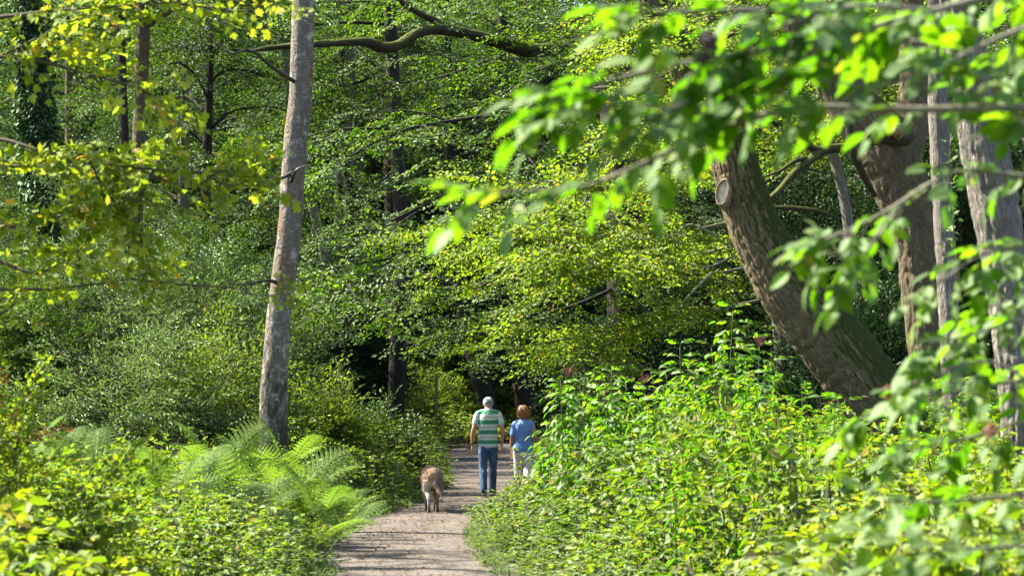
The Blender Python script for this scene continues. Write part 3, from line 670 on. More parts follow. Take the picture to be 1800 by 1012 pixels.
for q in ([('dark trunk thickly wrapped in ivy behind the yellow maple leaves', [(84, 900, d), (82, 560, d), (76, 400, d), (68, 260, d), (58, 130, d), (50, 0, d), (44, -300, d), (40, -800, d)], [44, 38, 34, 32, 28, 26, 20, 8], 207, 9500)]):
    sp_ = px(q[1]); root = tree('ivy_clad_tree', q[0], 'tree', sp_, pr(q[2], d), M['blackbark'], M['mid'], SP['mid'], 10.5, 16, 3.2, 9, 2.0, 1.2, q[3], seg=16, n=60)
    C = spline(np.column_stack([sp_, pr(q[2], d)]), 200); C = C[C[:, 2] < 10]; T_ = np.gradient(C[:, :3], axis=0); T_ /= np.linalg.norm(T_, axis=1)[:, None]
    ivy_on(root, C[:, :3], T_, C[:, 3], q[4], M['ivy'], 5, .22, .09)

# trunks of the left and middle wood: (label, rows px/py, distance, widths, bark, leaf, spray, seed)
L_ = [
    ('thin dark trunk, the darker of two stems standing close together at the left', [(222, 860), (219, 560), (221, 400), (219, 260), (214, 110), (208, 0), (200, -300), (195, -600)], 56, [18, 16, 15, 14, 15, 13, 10, 4], 'blackbark', 'mid', 'mid', 210),
    ('brown trunk, the lighter and thicker of two stems standing close together at the left', [(246, 850), (240, 560), (238, 400), (242, 300), (247, 200), (250, 100), (252, 0), (256, -300), (260, -600)], 58, [34, 29, 27, 26, 25, 24, 22, 16, 5], 'oak2', 'pale', 'willow', 211),
    ('slanting slim trunk just beyond the birch', [(600, 800), (572, 460), (556, 390), (540, 320), (520, 220), (500, 100), (480, -100), (470, -400)], 74, [22, 18, 17, 16, 15, 14, 10, 4], 'smooth', 'mid', 'mid', 212),
    ('smooth brown beech trunk seen high in the gap beside the birch', [(640, 800), (634, 560), (630, 400), (622, 330), (615, 250), (610, 150), (600, 0), (596, -300), (590, -620)], 84, [60, 50, 44, 38, 36, 34, 30, 22, 8], 'smooth', 'beech', 'beech', 213),
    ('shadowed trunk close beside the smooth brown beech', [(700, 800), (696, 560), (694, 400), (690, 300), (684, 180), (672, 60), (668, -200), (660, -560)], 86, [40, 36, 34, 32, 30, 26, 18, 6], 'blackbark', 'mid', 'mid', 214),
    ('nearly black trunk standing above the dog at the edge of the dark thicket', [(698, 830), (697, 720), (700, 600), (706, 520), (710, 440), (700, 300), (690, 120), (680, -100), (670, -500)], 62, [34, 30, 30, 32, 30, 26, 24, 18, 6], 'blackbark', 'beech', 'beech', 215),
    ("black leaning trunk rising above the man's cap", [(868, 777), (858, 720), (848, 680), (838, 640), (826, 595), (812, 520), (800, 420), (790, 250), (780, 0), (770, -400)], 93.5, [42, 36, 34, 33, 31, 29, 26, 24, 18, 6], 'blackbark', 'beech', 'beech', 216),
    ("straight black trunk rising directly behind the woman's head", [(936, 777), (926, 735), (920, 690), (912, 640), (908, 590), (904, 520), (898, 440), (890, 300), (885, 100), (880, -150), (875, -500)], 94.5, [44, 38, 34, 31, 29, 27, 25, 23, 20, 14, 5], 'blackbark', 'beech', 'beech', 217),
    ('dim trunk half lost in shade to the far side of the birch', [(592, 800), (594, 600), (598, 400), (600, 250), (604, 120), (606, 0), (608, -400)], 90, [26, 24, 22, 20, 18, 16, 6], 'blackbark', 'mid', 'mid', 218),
]
for lab, rows, d, wd, bk_, lm, spk, seed in L_:
    sp_ = px([(x, y, d) for x, y in rows])
    tree('woodland_trunk_tree', lab, 'tree', sp_, pr(wd, d), M[bk_], M[lm], SP[spk], (12.5 if d > 90 else 11.0 if d > 60 else 10.0), 17 if d > 60 else 14, 3.6, 11, 2.2, 1.3, seed, seg=16, n=60, bk=.01, bscale=10, lump=.08, droop=.45)

for x, y, zb, zt_, rad, seed, lab in ((-11.2, 41.5, 8.6, 13.5, 3.4, 270, 'tree beyond the left edge whose crown dapples the path around the walkers'), (-12.0, 27.5, 8.8, 13.5, 2.6, 271, 'tree beyond the left edge whose crown dapples the nearer path')):
    tree('shade_tree', lab, 'tree', vert(x, y, zt_ + .6, r), [.22, .2, .16, .1, .04], M['smooth'], M['mid'], SP['mid'], zb, zt_, rad, 14, 2.2, 1.2, seed, seg=12)
tree('added_rounded_tree', 'rounded tree added to cast shade between the paired stems and the birch', 'tree', vert(-8.2, 64.5, 13.5, r), [.2, .18, .14, .1, .04], M['blackbark'], M['farb'], SP['beech'], 5.0, 13, 3.0, 20, 2.6, 1.25, 272, seg=12, cut=False)  # invented crown, put here to keep the sun off the nearly black trunk
# big beech whose mossy bough crosses the top of the picture
d = 52.0
sp_ = px([(1112, 860, d), (1104, 600, d), (1094, 350, d), (1082, 180, d), (1078, 60, d), (1074, -150, d), (1070, -600, d)])
ex = []
def bough(rows, r0=.05): return (px(rows), r0)
ex += [bough([(1080, 40, 52), (985, 125, 50), (925, 168, 49), (868, 200, 48), (780, 215, 47), (690, 235, 46), (590, 290, 45)], .07),
       bough([(1084, 200, 52), (1040, 240, 51), (985, 252, 50), (940, 272, 49), (880, 285, 48), (800, 330, 47), (700, 385, 46), (580, 420, 45)], .06),
       bough([(1088, 300, 52), (1000, 330, 50.5), (900, 360, 49), (800, 410, 48), (700, 450, 47), (590, 520, 46)], .06),
       bough([(1092, 400, 52), (1000, 440, 50.5), (900, 480, 49.5), (800, 520, 49), (700, 545, 48)], .05),
       bough([(1096, 500, 52), (1000, 540, 51), (900, 560, 50.5), (820, 585, 50)], .05),
       bough([(1078, 0, 52), (960, 60, 53), (850, 110, 54), (720, 150, 55), (600, 170, 56)], .05),
       bough([(1076, -60, 52), (940, -30, 51), (820, -10, 50), (680, 0, 49), (560, -20, 48)], .05),
       bough([(1080, 120, 52), (950, 190, 54), (820, 270, 55), (700, 320, 56)], .05),
       bough([(1150, 60, 50), (1080, 70, 49.3), (1010, 60, 49), (950, 40, 48.6)], .03), bough([(1140, 160, 50), (1080, 130, 49.3), (1010, 110, 49), (960, 120, 48.6)], .03),
       bough([(1096, 560, 52), (1040, 600, 50), (970, 620, 49), (1000, 640, 48)], .04)]
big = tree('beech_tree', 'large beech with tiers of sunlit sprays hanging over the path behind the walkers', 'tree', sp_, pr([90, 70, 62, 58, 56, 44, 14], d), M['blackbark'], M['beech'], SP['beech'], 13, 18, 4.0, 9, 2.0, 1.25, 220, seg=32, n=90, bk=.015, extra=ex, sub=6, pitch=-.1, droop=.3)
g = G()
tube(g, px([(1090, 110, 52), (1050, 92, 51.5), (1010, 80, 51), (960, 88, 50.5), (920, 88, 50), (870, 72, 49.5), (820, 60, 49), (770, 52, 48.5), (732, 60, 48), (700, 80, 47.6), (672, 84, 47.3), (645, 74, 47), (600, 76, 46.6), (555, 78, 46.3), (480, 84, 46), (440, 90, 45.6), (405, 86, 45)]),
     pr([34, 26, 23, 24, 25, 22, 20, 19, 18, 17, 18, 16, 13, 12, 8, 5, 2], 50), 20, 160, bark=.014, lump=.12)
tube(g, px([(782, 54, 48.6), (766, 38, 48.6), (745, 28, 48.5), (720, 14, 48.4), (696, -6, 48.3), (670, -40, 48)]), pr([15, 13, 11, 10, 9, 7], 50), 12, 40, bark=.008, lump=.12)
tube(g, px([(985, 126, 50.1), (950, 150, 49.6), (925, 170, 49), (890, 195, 48.5), (850, 208, 48)]), pr([8, 10, 9, 7, 4], 50), 8, 30)
tube(g, px([(1010, 256, 50.4), (975, 250, 50), (955, 262, 49.6), (938, 278, 49.3), (925, 290, 49)]), pr([5, 8, 10, 9, 4], 50), 8, 30)
tube(g, px([(965, 254, 49.9), (920, 262, 49), (885, 280, 48.5), (840, 300, 48)]), pr([6, 5, 4, 3], 50), 8, 20)
part('mossy_bough', g, [M['mossy']], big)

# sunny maple between the beech and the leaning tree
d = 43.0
sp_ = px([(1385, 900, d), (1380, 640, d), (1350, 420, d), (1300, 220, d), (1260, 80, d), (1230, -80, d), (1200, -350, d)])
ex = [bough(q, .035) for q in (
    [(1340, 380, 43), (1240, 400, 42), (1180, 418, 41), (1100, 405, 40), (1000, 400, 39), (900, 420, 38.5)],
    [(1320, 300, 43), (1220, 320, 41), (1120, 330, 40), (1020, 350, 39), (900, 380, 38.5)],
    [(1300, 230, 43), (1220, 220, 41.5), (1120, 240, 41), (1040, 250, 40)],
    [(1280, 150, 43), (1200, 130, 42), (1100, 150, 41), (1010, 160, 40)],
    [(1360, 460, 43), (1260, 480, 41.5), (1160, 480, 40.5), (1060, 470, 40), (960, 480, 39.5)],
    [(1370, 520, 43), (1280, 540, 41.5), (1180, 560, 40.5), (1080, 580, 40), (1000, 600, 39.5)],
    [(1250, 60, 43), (1330, 60, 41), (1420, 90, 39), (1520, 130, 38)],
    [(1250, 40, 43), (1150, 40, 41), (1060, 50, 40)],
    [(1280, 160, 43), (1360, 170, 41), (1440, 160, 39.5), (1540, 170, 38)],
    [(1330, 330, 43), (1400, 280, 42), (1450, 230, 41)],
    [(1230, -60, 43), (1340, -40, 41), (1450, 0, 39), (1560, 40, 38)],
    [(1340, 400, 43), (1260, 440, 44), (1150, 450, 45), (1040, 430, 46)])]
root = tree('maple_tree', 'sunlit yellow-green maple filling the gap left of the leaning trunk', 'tree', sp_, pr([44, 36, 30, 28, 24, 18, 6], d), M['smooth'], M['hazel'], SP['hazel'], 9.3, 11, 2.5, 6, 5.0, .85, 221, seg=16, n=60, extra=ex, sub=9, dv=.3)
g = G()
for rows in ([(1290, 430, 39), (1240, 404, 39), (1210, 395, 39), (1185, 412, 38.9), (1130, 420, 38.8), (1050, 415, 38.7), (900, 420, 38.5)], [(1290, 450, 39), (1240, 470, 38.8), (1190, 462, 38.6), (1100, 470, 38.5)],
             [(1250, 480, 39), (1215, 515, 38.7), (1185, 548, 38.5)]):
    tube(g, px(rows), np.linspace(.025, .007, len(rows)), 7, 24)
part('bare_twig', g, [M['palestem']], root)
# dark evergreen thicket behind the leaning tree
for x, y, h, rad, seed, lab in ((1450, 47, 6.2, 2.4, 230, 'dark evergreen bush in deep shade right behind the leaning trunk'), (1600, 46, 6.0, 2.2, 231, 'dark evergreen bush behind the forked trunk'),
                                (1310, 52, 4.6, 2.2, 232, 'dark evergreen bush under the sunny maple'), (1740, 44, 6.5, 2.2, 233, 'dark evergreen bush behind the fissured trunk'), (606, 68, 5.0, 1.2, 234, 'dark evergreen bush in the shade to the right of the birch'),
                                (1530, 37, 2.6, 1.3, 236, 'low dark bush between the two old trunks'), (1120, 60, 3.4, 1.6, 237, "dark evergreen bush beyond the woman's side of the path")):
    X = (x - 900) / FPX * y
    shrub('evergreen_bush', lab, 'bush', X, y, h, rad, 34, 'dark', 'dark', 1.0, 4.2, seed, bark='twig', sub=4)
# pale bushes left of the birch
for x, y, h, rad, seed, lm, spk, lab in ((150, 40, 3.9, 1.7, 240, 'silver', 'willow', 'grey-green willow bush, pale tips catching the sun below the paired trunks'), (290, 42, 3.4, 1.7, 241, 'silver', 'willow', 'pale leafy bush in the middle of the left thicket'),
                                        (400, 44, 3.6, 1.6, 242, 'mid', 'mid', 'mid-green bush just left of the birch trunk'), (20, 38, 3.4, 1.6, 243, 'mid', 'willow', 'green bush at the foot of the ivy-clad trunk'), (340, 52, 4.8, 2.3, 244, 'mid', 'mid', 'tall bushy shrub with dull green leaves behind the left thicket'),
                                        (220, 36, 2.3, 1.4, 245, 'silver', 'willow', 'low grey-green bush in front of the left thicket'), (430, 60, 5.6, 2.6, 246, 'mid', 'mid', 'tall green shrub reaching up beside the birch'), (120, 58, 5.2, 2.8, 247, 'pale', 'willow', 'tall pale willow shrub behind the ivy-clad trunk'),
                                        (370, 37, 2.3, 1.3, 248, 'herb', 'mid', 'low leafy bush left of the birch foot'), (566, 40, 1.3, .25, 249, 'herb', 'mid', 'bright leafy shoots rising just right of the birch'), (640, 46, 1.05, .7, 250, 'mid', 'mid', 'leafy green bush between birch and dog')):
    shrub('leafy_bush', lab, 'bush', (x - 900) / FPX * y, y, h, rad, 26, lm, spk, .8, 5, seed, sub=4)

# ------------------------------------------------------------------ undergrowth
def nettle(seed, nodes=10, ll=.105, leaf=None):
    r = np.random.default_rng(seed); g = G(); leaf = leaf or leaf6(.5, -.2, .08); P = []; D = []; S = []; lean_ = r.normal(0, .12, 2)
    for i in range(nodes):
        t = .22 + .78 * i / (nodes - 1); a = i * math.pi / 2 + r.normal(0, .25); k = 2 if i < nodes - 1 else 5
        for j in range(k):
            b = a + j * 2 * math.pi / k; P.append([lean_[0] * t * t, lean_[1] * t * t, t + r.normal(0, .01)]); D.append([math.cos(b), math.sin(b), r.uniform(-.95, .35) if i < nodes - 1 else .5])
            S.append(ll * (1.25 - .75 * t) * r.uniform(.8, 1.25))
    T_ = frames(np.array(D), r.normal(0, .55, len(P))) * np.array(S)[:, None, None]; V, F, A, Mi = put(leaf, T_, np.array(P), r.uniform(0, 1, len(P))); g.add(V, F, A, 0)
    w = .005; top = [lean_[0], lean_[1], 1.0]
    for q in ([w, 0, 0], [0, w, 0]):
        q = np.array(q); g.add([-q, q, np.array(top) + q * .3, np.array(top) - q * .3], [[0, 1, 2, 3]], m=1)
    return g.arr()
def mound(seed, n=38, ll=.085, leaf=None, h=1.0):
    """arching bramble-like stems with leaves in threes"""
    r = np.random.default_rng(seed); g = G(); leaf = leaf or leaf6(.68, -.1, .08); P = []; D = []
    for s_ in range(5):
        a = r.uniform(0, 6.28); L = r.uniform(.3, .8); x = np.linspace(0, 1, 7); H = h * r.uniform(.6, 1.0)
        c = np.column_stack([np.cos(a) * L * x, np.sin(a) * L * x, H * np.sin(x * 2.1) / 1.0])
        for i in range(6):
            q = np.array([-math.sin(a), math.cos(a), 0]) * .005; g.add([c[i] - q, c[i] + q, c[i + 1] + q, c[i + 1] - q], [[0, 1, 2, 3]], m=1)
        for i in range(n // 5):
            t = r.uniform(.25, 1); p = np.array([np.interp(t, x, c[:, k]) for k in range(3)]) + r.normal(0, .05, 3); b = r.uniform(0, 6.28)
            for k in (-1, 0, 1): P.append(p); D.append([math.cos(b + k * .9), math.sin(b + k * .9), r.uniform(-.8, .4)])
    T_ = frames(np.array(D), r.normal(0, .6, len(P))) * (ll * r.uniform(.6, 1.25, len(P)))[:, None, None]
    V, F, A, Mi = put(leaf, T_, np.array(P), r.uniform(0, 1, len(P))); g.add(V, F, A, 0); return g.arr()
def tuft(seed, n=16):
    r = np.random.default_rng(seed); g = G()
    for i in range(n):
        a = r.uniform(0, 6.28); L = r.uniform(.5, 1.1); o = r.normal(0, .12, 2); b = r.uniform(.15, .8); q = np.array([-math.sin(a), math.cos(a), 0]) * .016
        x = np.array([0, .35, .7, 1.0]); c = np.column_stack([o[0] + math.cos(a) * b * x ** 1.8 * L, o[1] + math.sin(a) * b * x ** 1.8 * L, L * (x - .35 * b * x ** 2.5)]); v = r.uniform(0, 1)
        for k in range(3): g.add([c[k] - q * (1 - x[k]), c[k] + q * (1 - x[k]), c[k + 1] + q * (1 - x[k + 1] + .05), c[k + 1] - q * (1 - x[k + 1] + .05)], [[0, 1, 2, 3]], [v])
    return g.arr()
PN = [nettle(s_) for s_ in range(1, 6)]; PM = [mound(s_) for s_ in range(11, 16)]; PL = [mound(s_, 40, .085, leaf6(.8, -.05, .05), .5) for s_ in range(21, 25)]; PT = [tuft(s_) for s_ in range(31, 36)]
PW = [nettle(s_, 12, .13, leaf6(.26, -.3, .05)) for s_ in range(41, 45)]

def region(y0, y1, dens, r, pad=1.08):
    A_ = (y1 ** 2 - y0 ** 2) * .2118 * pad; k = int(A_ * dens); y = np.sqrt(r.uniform(y0 ** 2, y1 ** 2, k)); x = r.uniform(-1, 1, k) * (.2118 * y * pad + .5)
    return x, y
def hmax(x, y):
    h = np.where(x < 0, 1.05 - .35 * np.exp(-((x + 2.9) ** 2 + ((y - 28) * .6) ** 2) / 2.2), np.where(y < 31, 1.42, 1.15))
    h = np.where((x < -1.4) & (y < 32), np.minimum(h, .84), h)
    h = np.where((x > 0) & (y > 33) & (y < 50), np.clip(.42 + .5 * (x - .6), .3, 1.35), h)
    h = np.where(y > 55, 1.25, h)
    h = h * (.72 + .55 * vnoise(np.column_stack([x * .9, y * .6, x * 0 + 5])))
    return h
def plants(g, protos, x, y, h, r, spread=1.0):
    s_ = path_s(x, y); ok = (s_ > .02) & (h > .05); x, y, h = x[ok], y[ok], h[ok]; z = gz(x, y); which = r.integers(0, len(protos), len(x)); v = r.uniform(-.25, .25, len(x))
    for k, p_ in enumerate(protos):
        w = which == k; a = r.uniform(0, 6.28, w.sum()); c, s2 = np.cos(a), np.sin(a); T_ = np.zeros((w.sum(), 3, 3)); sx = spread * (h[w] ** .35)
        T_[:, 0, 0] = c * sx; T_[:, 0, 1] = -s2 * sx; T_[:, 1, 0] = s2 * sx; T_[:, 1, 1] = c * sx; T_[:, 2, 2] = h[w]
        V, F, A, Mi = put(p_, T_, np.column_stack([x[w], y[w], z[w]]), v[w]); g.add(V, F, A, Mi)
def stuff(name, label, cat, build, mats):
    g = G(); build(g); return tag(link(name, g.mesh(name, mats)), label, cat, kind='stuff')
r = np.random.default_rng(77)
def edge_h(x, y, hi=None):
    s_ = path_s(x, y); hm = hmax(x, y) if hi is None else hi
    return np.clip(.12 + .85 * np.maximum(s_ - .12, 0), .1, hm) * r.uniform(.7, 1.12, len(x)) * (s_ > .02)
def b1(g):      # nettles
    for y0, y1, de in ((16.5, 34, 13), (34, 56, 7.5), (56, 100, 3)):
        x, y = region(y0, y1, de, r); k = (x < 0) | (vnoise(np.column_stack([x * .7, y * .5, x * 0])) > .35); x, y = x[k], y[k]; s_ = path_s(x, y)
        k = (s_ > .35); plants(g, PN, x[k], y[k], edge_h(x, y)[k], r, 1.0 if y1 < 60 else 1.4)
stuff('nettles', 'bright stinging nettles filling both sides of the path', 'nettles', b1, [M['nettle'], M['stem']])
def b2(g):      # bramble and mixed herbs
    for y0, y1, de in ((16.5, 34, 7), (34, 56, 5), (56, 100, 2.2)):
        x, y = region(y0, y1, de, r); s_ = path_s(x, y); k = (s_ > .3); plants(g, PM, x[k], y[k], edge_h(x, y)[k] * .9, r, 1.0 if y1 < 60 else 1.4)
stuff('brambles', 'tangled bramble and herb leaves between the nettles', 'brambles', b2, [M['herb'], M['twig']])
def b3(g):
    x, y = region(16, 60, 9, r); s_ = path_s(x, y); k = (s_ > .02) & (s_ < 1.6); plants(g, PL, x[k], y[k], np.clip(.10 + .3 * s_[k], .1, .4) * r.uniform(.7, 1.3, k.sum()), r, .55)
stuff('ground_cover', 'low creeping leaves hugging the edge of the path', 'ground cover', b3, [M['herb'], M['stem']])
def b4(g):
    x, y = region(14, 75, 24, r); s_ = path_s(x, y); k = (s_ > .0) & (s_ < np.where(x > -.3, .8, .45)); plants(g, PT, x[k], y[k], np.clip(.08 + .35 * s_[k], .07, .3) * r.uniform(.7, 1.5, k.sum()), r, .35)
stuff('grass', 'short grass fringing the gravel path', 'grass', b4, [M['grass']])
def b5(g):      # lance-leaved willowherb, mostly on the sunny side
    for y0, y1, de in ((17, 32, 5), (32, 50, 2.5)):
        x, y = region(y0, y1, de, r); s_ = path_s(x, y); k = (s_ > .6) & ((x > .5) | (vnoise(np.column_stack([x, y, x * 0 + 9])) > .62)) & (y < 50); plants(g, PW, x[k], y[k], edge_h(x, y)[k] * 1.12, r, 1.0)
stuff('willowherb', 'tall lance-leaved willowherb among the nettles', 'willowherb', b5, [M['elder'], M['stem']])
PD = [nettle(s_, 7, .24, leaf6(.42, -.25, .1)) for s_ in range(61, 64)]
def b7(g):
    x, y = region(17, 45, 1.3, r); s_ = path_s(x, y); k = s_ > .3; plants(g, PD, x[k], y[k], edge_h(x, y)[k] * .85, r, .9)
stuff('docks', 'broad dock leaves scattered through the undergrowth', 'docks', b7, [M['fern'], M['twig']])
def b8(g):
    x, y = region(17, 48, 1.6, r); s_ = path_s(x, y); k = s_ > .4; x, y = x[k], y[k]; h = edge_h(x, y) * r.uniform(1.0, 1.35, len(x)); z = gz(x, y)
    for i in range(len(x)):
        p = np.array([x[i], y[i], z[i]]); q = p + [r.normal(0, .18), r.normal(0, .18), h[i]]; m_ = (p + q) / 2 + r.normal(0, .03, 3); w = np.array([.0035, 0, 0])
        g.add([p - w, p + w, m_ + w, m_ - w], [[0, 1, 2, 3]]); g.add([m_ - w, m_ + w, q + w * .4, q - w * .4], [[0, 1, 2, 3]])
        if i % 3 == 0:
            for j in range(14): e = q - (q - m_) * r.uniform(0, .35) + r.normal(0, .02, 3); a = r.uniform(.006, .012); g.add(e + np.array([[-a, 0, 0], [0, 0, -a], [a, 0, 0], [0, 0, a]]), [[0, 1, 2, 3]])
stuff('dead_stems', 'dry straw-coloured stems and seed heads poking out of the greenery', 'dry stems', b8, [M['straw']])
# near margins, closer than the rest
def b6(g):
    y = r.uniform(9.5, 17, 900); x = np.where(r.uniform(0, 1, 900) < .6, r.uniform(.13, .24, 900) * y, -r.uniform(.175, .24, 900) * y)
    h = np.where(x > 0, np.clip(1.0 + .5 * (x / y - .13) * 8, .9, 1.3), np.clip(.6 + 9 * (-x / y - .16), .5, 1.25)) * r.uniform(.75, 1.0, 900)
    k = r.uniform(0, 1, 900) < .5; plants(g, PM, x[k], y[k], h[k], r); plants(g, PN, x[~k], y[~k], h[~k], r)
stuff('near_brambles', 'out-of-focus bramble leaves along the lower corners, close to the viewer', 'brambles', b6, [M['nettle'], M['twig']])

# bracken
def frond(seed, n=12):
    r = np.random.default_rng(seed); g = G(); x = np.linspace(0, 1, 24); zc = .55 * np.sin(x * 1.75) ; yc = 0 * x
    c = np.column_stack([x * .95, yc, zc])
    lf = leaf6(.62, -.1, .05); P = []; D = []; S = []; U = []
    for i in range(n):
        t = .24 + .74 * i / n; p = np.array([np.interp(t, x, c[:, k]) for k in range(3)]); tg = np.array([.95, 0, 1.0 * math.cos(t * 1.75)]); tg /= np.linalg.norm(tg)
        L = .36 * math.sin(math.pi * min(1, (1 - t) * .9 + .08)) ** .9 * (1.1 if t < .5 else 1)
        for s_ in (-1, 1):
            d = np.array([0, s_, 0]) * .9 + tg * .42 + [0, 0, -.12]; d /= np.linalg.norm(d); nd = np.cross(d, tg) * s_
            m_ = max(3, int(L / .019))
            for j in range(m_):
                u = (j + .6) / m_; q = p + d * L * u + [0, 0, -.10 * (L * u) ** 2 * 4]
                for e in (-1, 1):
                    P.append(q); D.append(d * .5 + e * np.cross(nd, d) * .9 + r.normal(0, .08, 3)); S.append(.046 * (1 - .75 * u) * (L / .36) ** .5); U.append(nd)
            P.append(p + d * L * .97); D.append(d); S.append(.04); U.append(nd)
    D = np.array(D); U = np.array(U) * np.sign(np.array(U)[:, 2:3] + 1e-6); T_ = frames(D, r.normal(0, .15, len(P)), up=U) * np.array(S)[:, None, None]
    V, F, A, Mi = put(lf, T_, np.array(P), np.clip(r.uniform(.2, .9, len(P)), 0, 1)); g.add(V, F, A, 0)
    for i in range(0, 22, 2):
        for q in (np.array([0, .006, 0]), np.array([.004, 0, .004])): g.add([c[i] - q, c[i] + q, c[i + 2] + q, c[i + 2] - q], [[0, 1, 2, 3]], m=1)
    return g.arr()
FR = [frond(s_) for s_ in range(1, 5)]
fern0 = []
for k in range(3):
    r2 = np.random.default_rng(300 + k); root = thing('bracken_fern', 'x', 'fern', (0, 0, 0), 'bracken ferns left of the path')
    for i in range(3 + k):
        g = G(); a = i * 2.4 + r2.uniform(-.4, .4); T_ = np.array([[[math.cos(a), -math.sin(a), 0], [math.sin(a), math.cos(a), 0], [0, 0, 1.0]]]); T_ *= r2.uniform(.85, 1.2); rl = r2.normal(0, .35); pi_ = r2.normal(.05, .25); RR = Matrix.Rotation(rl, 3, 'X') @ Matrix.Identity(3); RR = Matrix.Rotation(-pi_, 3, 'Y') @ RR; T_ = T_ @ np.array(RR)[None]
        lift = r2.uniform(.0, .15); V, F, A, Mi = put(FR[r2.integers(0, 4)], T_, np.array([[0, 0, lift]]), np.array([r2.uniform(-.2, .2)])); V[:, 2] *= 1.15; g.add(V, F, A, Mi); part('frond', g, [M['fern'], M['stem']], root)
    fern0.append(root)
fs = [(515, 822, 29, 1.1), (480, 850, 28, .9), (375, 770, 27.5, 1.0)]
for k in range(38):
    x = r.uniform(40, 590); d_ = r.uniform(22, 30); y = 752 + (30 - d_) * 19 + max(0, x - 420) * .28 + r.uniform(-12, 22); fs.append((x, y - 8, d_, r.uniform(.8, 1.15)))
for i, (x, y, d, s_) in enumerate(fs):
    w = at(x, y, d); s_ *= .78; z0 = float(w[2]) - .8 * s_; z0 = max(0, min(z0, .7)); lab = ('bracken fern with broad pale fronds arching over the nettles left of the path')
    if i < 3: o = fern0[i]; o['label'] = lab; o.location = (w[0], w[1], z0); o.scale = (s_,) * 3
    else: o = copy_tree(fern0[i % 3], (w[0], w[1], z0), r.uniform(0, 6.28), s_, lab)

# ------------------------------------------------------------------ elder: leaves made of five to seven leaflets
def compound(leaf, nl=5, L=.2, ll=.1, droop=.6, seed=0, fold=.0):
    r = np.random.default_rng(seed); g = G(); P = []; D = []; S = []; x = np.linspace(0, 1, 5); c = np.column_stack([x * L, 0 * x, -droop * L * x ** 2])
    for i in range((nl - 1) // 2):
        t = .45 + .5 * i / max(1, (nl - 1) // 2); p = np.array([t * L, 0, -droop * L * t * t])
        for s_ in (-1, 1): P.append(p); D.append([.55, s_ * .85, -.25 - droop * t + r.normal(0, .15)]); S.append(ll * r.uniform(.75, 1.05))
    P.append(c[-1]); D.append([1, r.normal(0, .15), -2 * droop * .7]); S.append(ll * 1.1)
    T_ = frames(np.array(D), r.normal(0, .22, len(P))) * np.array(S)[:, None, None]; V, F, A, Mi = put(leaf, T_, np.array(P), r.uniform(.1, .9, len(P))); g.add(V, F, A, 0)
    for i in range(4):
        for q in (np.array([0, .003, 0]), np.array([0, 0, .003])): g.add([c[i] - q, c[i] + q, c[i + 1] + q, c[i + 1] - q], [[0, 1, 2, 3]], m=1)
    return g.arr()
CE = [compound(leaf_fine(.42, -.3, .07, 5), 5, .18, .112, .9, s_) for s_ in range(5)]           # drooping, mid distance
CN = [compound(leaf_fine(.56, -.16, .06, 8, .05), 5 + 2 * (s_ % 2), .17, .088, .30, s_) for s_ in range(6)]   # close by

def flower_head(p, d, size, r, n=90):
    g = G(); d = np.array(d, float); d /= np.linalg.norm(d); ball = leaf_quad(.9)
    tip = []
    for i in range(n):
        v = r.normal(0, 1, 3); v /= np.linalg.norm(v); e = p + (d * .55 + v * .5) * size * r.uniform(.5, 1.05); tip.append(e)
        if i % 4 == 0: q = np.cross(d, v) * .0022; g.add([p - q, p + q, e + q, e - q], [[0, 1, 2, 3]], m=0)
    tip = np.array(tip)
    for e in tip:   # small six-sided beads
        a = size * .05 * r.uniform(.7, 1.3); V = e + a * np.array([[1, 0, 0], [0, 1, 0], [-1, 0, 0], [0, -1, 0], [0, 0, 1], [0, 0, -1]]); g.add(V, [[0, 1, 4, 4], [1, 2, 4, 4], [2, 3, 4, 4], [3, 0, 4, 4], [1, 0, 5, 5], [2, 1, 5, 5], [3, 2, 5, 5], [0, 3, 5, 5]][:0] or [[4, 0, 5, 1], [4, 2, 5, 3], [0, 1, 2, 3]], smooth=False)
    return g
r = np.random.default_rng(88)
eb = [('elder bush with rusty flower head, nearest to the woman', 28.0, [(985, 668), (1020, 655), (1005, 700), (1050, 690), (960, 740)], [(998, 648)]),
      ('elder bush with rusty flower head in the middle of the elder row', 27.5, [(1075, 648), (1100, 670), (1060, 700), (1120, 700), (1090, 740)], [(1131, 662)]),
      ('elder bush with glossy drooping leaves between its rusty-headed neighbour and the tallest stem', 27.0, [(1170, 655), (1195, 610), (1210, 650), (1150, 700), (1215, 700), (1180, 745)], []),
      ('tallest elder bush, one stem reaching up against the dark gap, with a reddish seed head', 26.5, [(1288, 545), (1250, 610), (1290, 610), (1335, 600), (1320, 650), (1275, 670), (1350, 640), (1240, 690), (1300, 720)], [(1335, 596), (1262, 690)]),
      ('low elder bush in front of the foot of the leaning trunk', 24.5, [(1485, 700), (1460, 715), (1500, 735), (1420, 740), (1380, 750)], []),
      ('leafy elder bush half way up the sunny bank', 24.0, [(1030, 780), (1080, 770), (1130, 760), (1180, 780), (1240, 770), (1000, 830), (1100, 830), (1300, 770)], [])]
